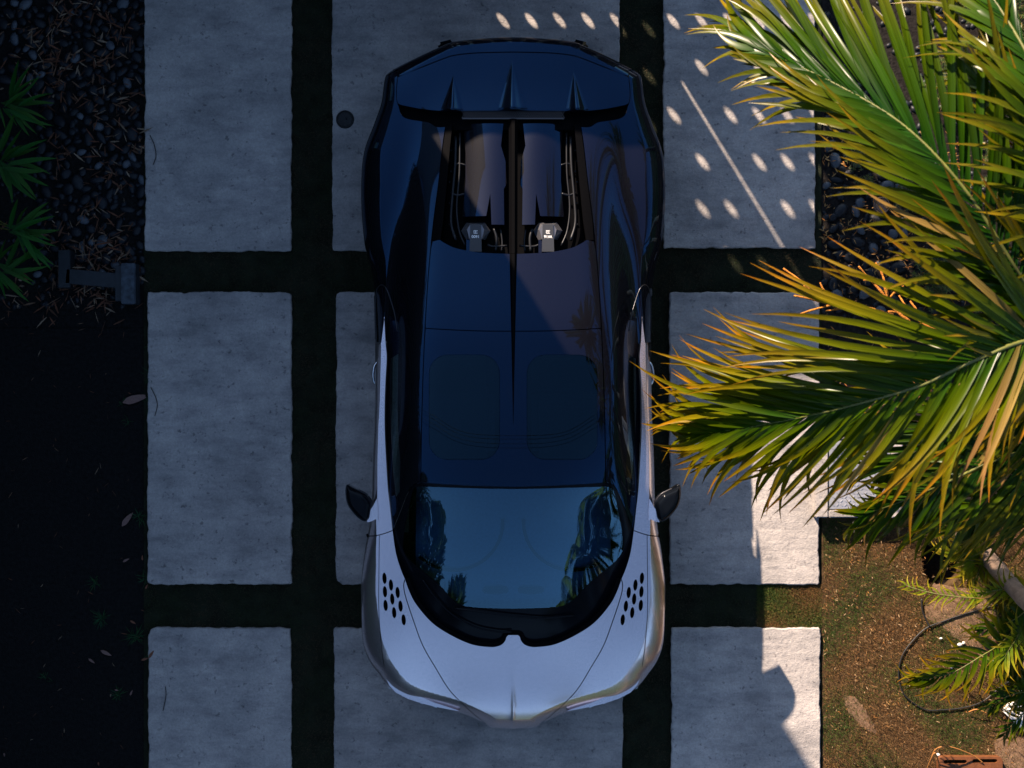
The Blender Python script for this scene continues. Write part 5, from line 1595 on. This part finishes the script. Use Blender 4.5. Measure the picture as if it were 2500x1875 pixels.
added_hedge(-11,-10.2,12,-10.6,3.2,1.0,71,"long unseen hedgerow added to darken the horizon mirrored in the car nose")
added_hedge(9.2,-10,9.6,9,3.4,1.0,72,"unseen hedgerow added beyond the palms to block the bright horizon")
added_hedge(-6.3,-9.8,-6.1,3.6,5.2,1.0,73,"tall unseen hedgerow added to block sky light over the left bed")
PALM_T = leaf_mesh("leaflet", .05, .3, 0, n=4)
def tall_palm(x, y, h, r, seed, label, nf=16):
    rnd = random.Random(seed); e = empty("tall_palm", (x, y, -.1)); tag(e, label, "palm", "tall palms outside the picture")
    tube_obj("trunk", catmull([(0,0,0),(.1,.05,h*.5),(0,0,h)], 8), lambda t: .15-.05*t, M['bark'], e, 10)
    V = []; F = []; C = []
    mv = np.array([v.co[:] for v in PALM_T.vertices]); mf = np.array([list(p.vertices) for p in PALM_T.polygons])
    cl = np.zeros((len(mv),3))
    cnt = 0; ri_v = []; ri_f = []
    for k in range(nf):
        a = 2*math.pi*k/nf+rnd.uniform(-.2,.2); el = rnd.uniform(-.2,.9); L_ = r*rnd.uniform(.85,1.1)
        pts = [Vector((0,0,h)), Vector((math.cos(a)*L_*.5, math.sin(a)*L_*.5, h+L_*.35*el+.15)), Vector((math.cos(a)*L_, math.sin(a)*L_, h-L_*.25+L_*.25*el))]
        path = catmull(pts, 9); v, f = tube(path, lambda t: .02*(1-.8*t), 4); o_ = len(ri_v); ri_v += v; ri_f += [tuple(i+o_ for i in q) for q in f]
        for i in range(2, len(path)-1):
            for h_ in (0, .5):
                tg = (path[i+1]-path[i]).normalized(); p = path[i].lerp(path[i+1], h_); sdv = tg.cross(Vector((0,0,1))).normalized()
                for s_ in (-1, 1):
                    d = (tg*.75+sdv*s_*.8-Vector((0,0,.25))).normalized(); l = r*.30
                    m = np.array((Matrix.Translation(p) @ basis(d, Vector((0,0,1))) @ Matrix.Diagonal((l,l,l,1))))
                    V.append(mv @ m[:3,:3].T+m[:3,3]); F.append(mf+cnt*len(mv)); cnt += 1
                    C.append(np.tile(np.array(rnd.choice([(.05,.08,.015),(.07,.09,.02),(.035,.06,.015)])), (len(mv),1)))
    cr = link("crown", mesh_np("crown", np.vstack(V), np.vstack(F), False, np.vstack(C)), M['needles'], e)
    mk("frond_midribs", ri_v, ri_f, M['rachis'], cr)
tall_palm(4.9,3.2,12.5,2.3,1,"tall palm whose dark crown is mirrored in the car roof")
tall_palm(2.7,-7.4,4.3,1.4,2,"palm mirrored at the right side of the windscreen")
tall_palm(4.3,-6.0,4.8,1.6,3,"second palm mirrored at the right side of the windscreen, farther out")
tall_palm(7.0,-4.6,5.2,2.2,4,"palm standing right of the drive, mirrored along the right flank")
pw = empty("power_line", (0,-2.2,0))
for i, (y, z) in enumerate(((0,13.0),(-.28,13.0),(-.75,13.3),(-1.1,13.1))):
    tube_obj("cable", catmull([(-16,y+.2,z),(-5,y,z-.18),(5,y-.05,z-.16),(16,y+.15,z)], 10), .022, M['cable'], pw, 6)
for x in (-16, 16):
    tube_obj("pole", [(x,-.4,0),(x,-.4,13.6)], .15, M['bark'], pw, 10); box("crossarm", (x,-.45,13.05), (.12,1.8,.12), M['bark'], pw)
tag(pw, "dark overhead power cables mirrored in the car roof", "power line")
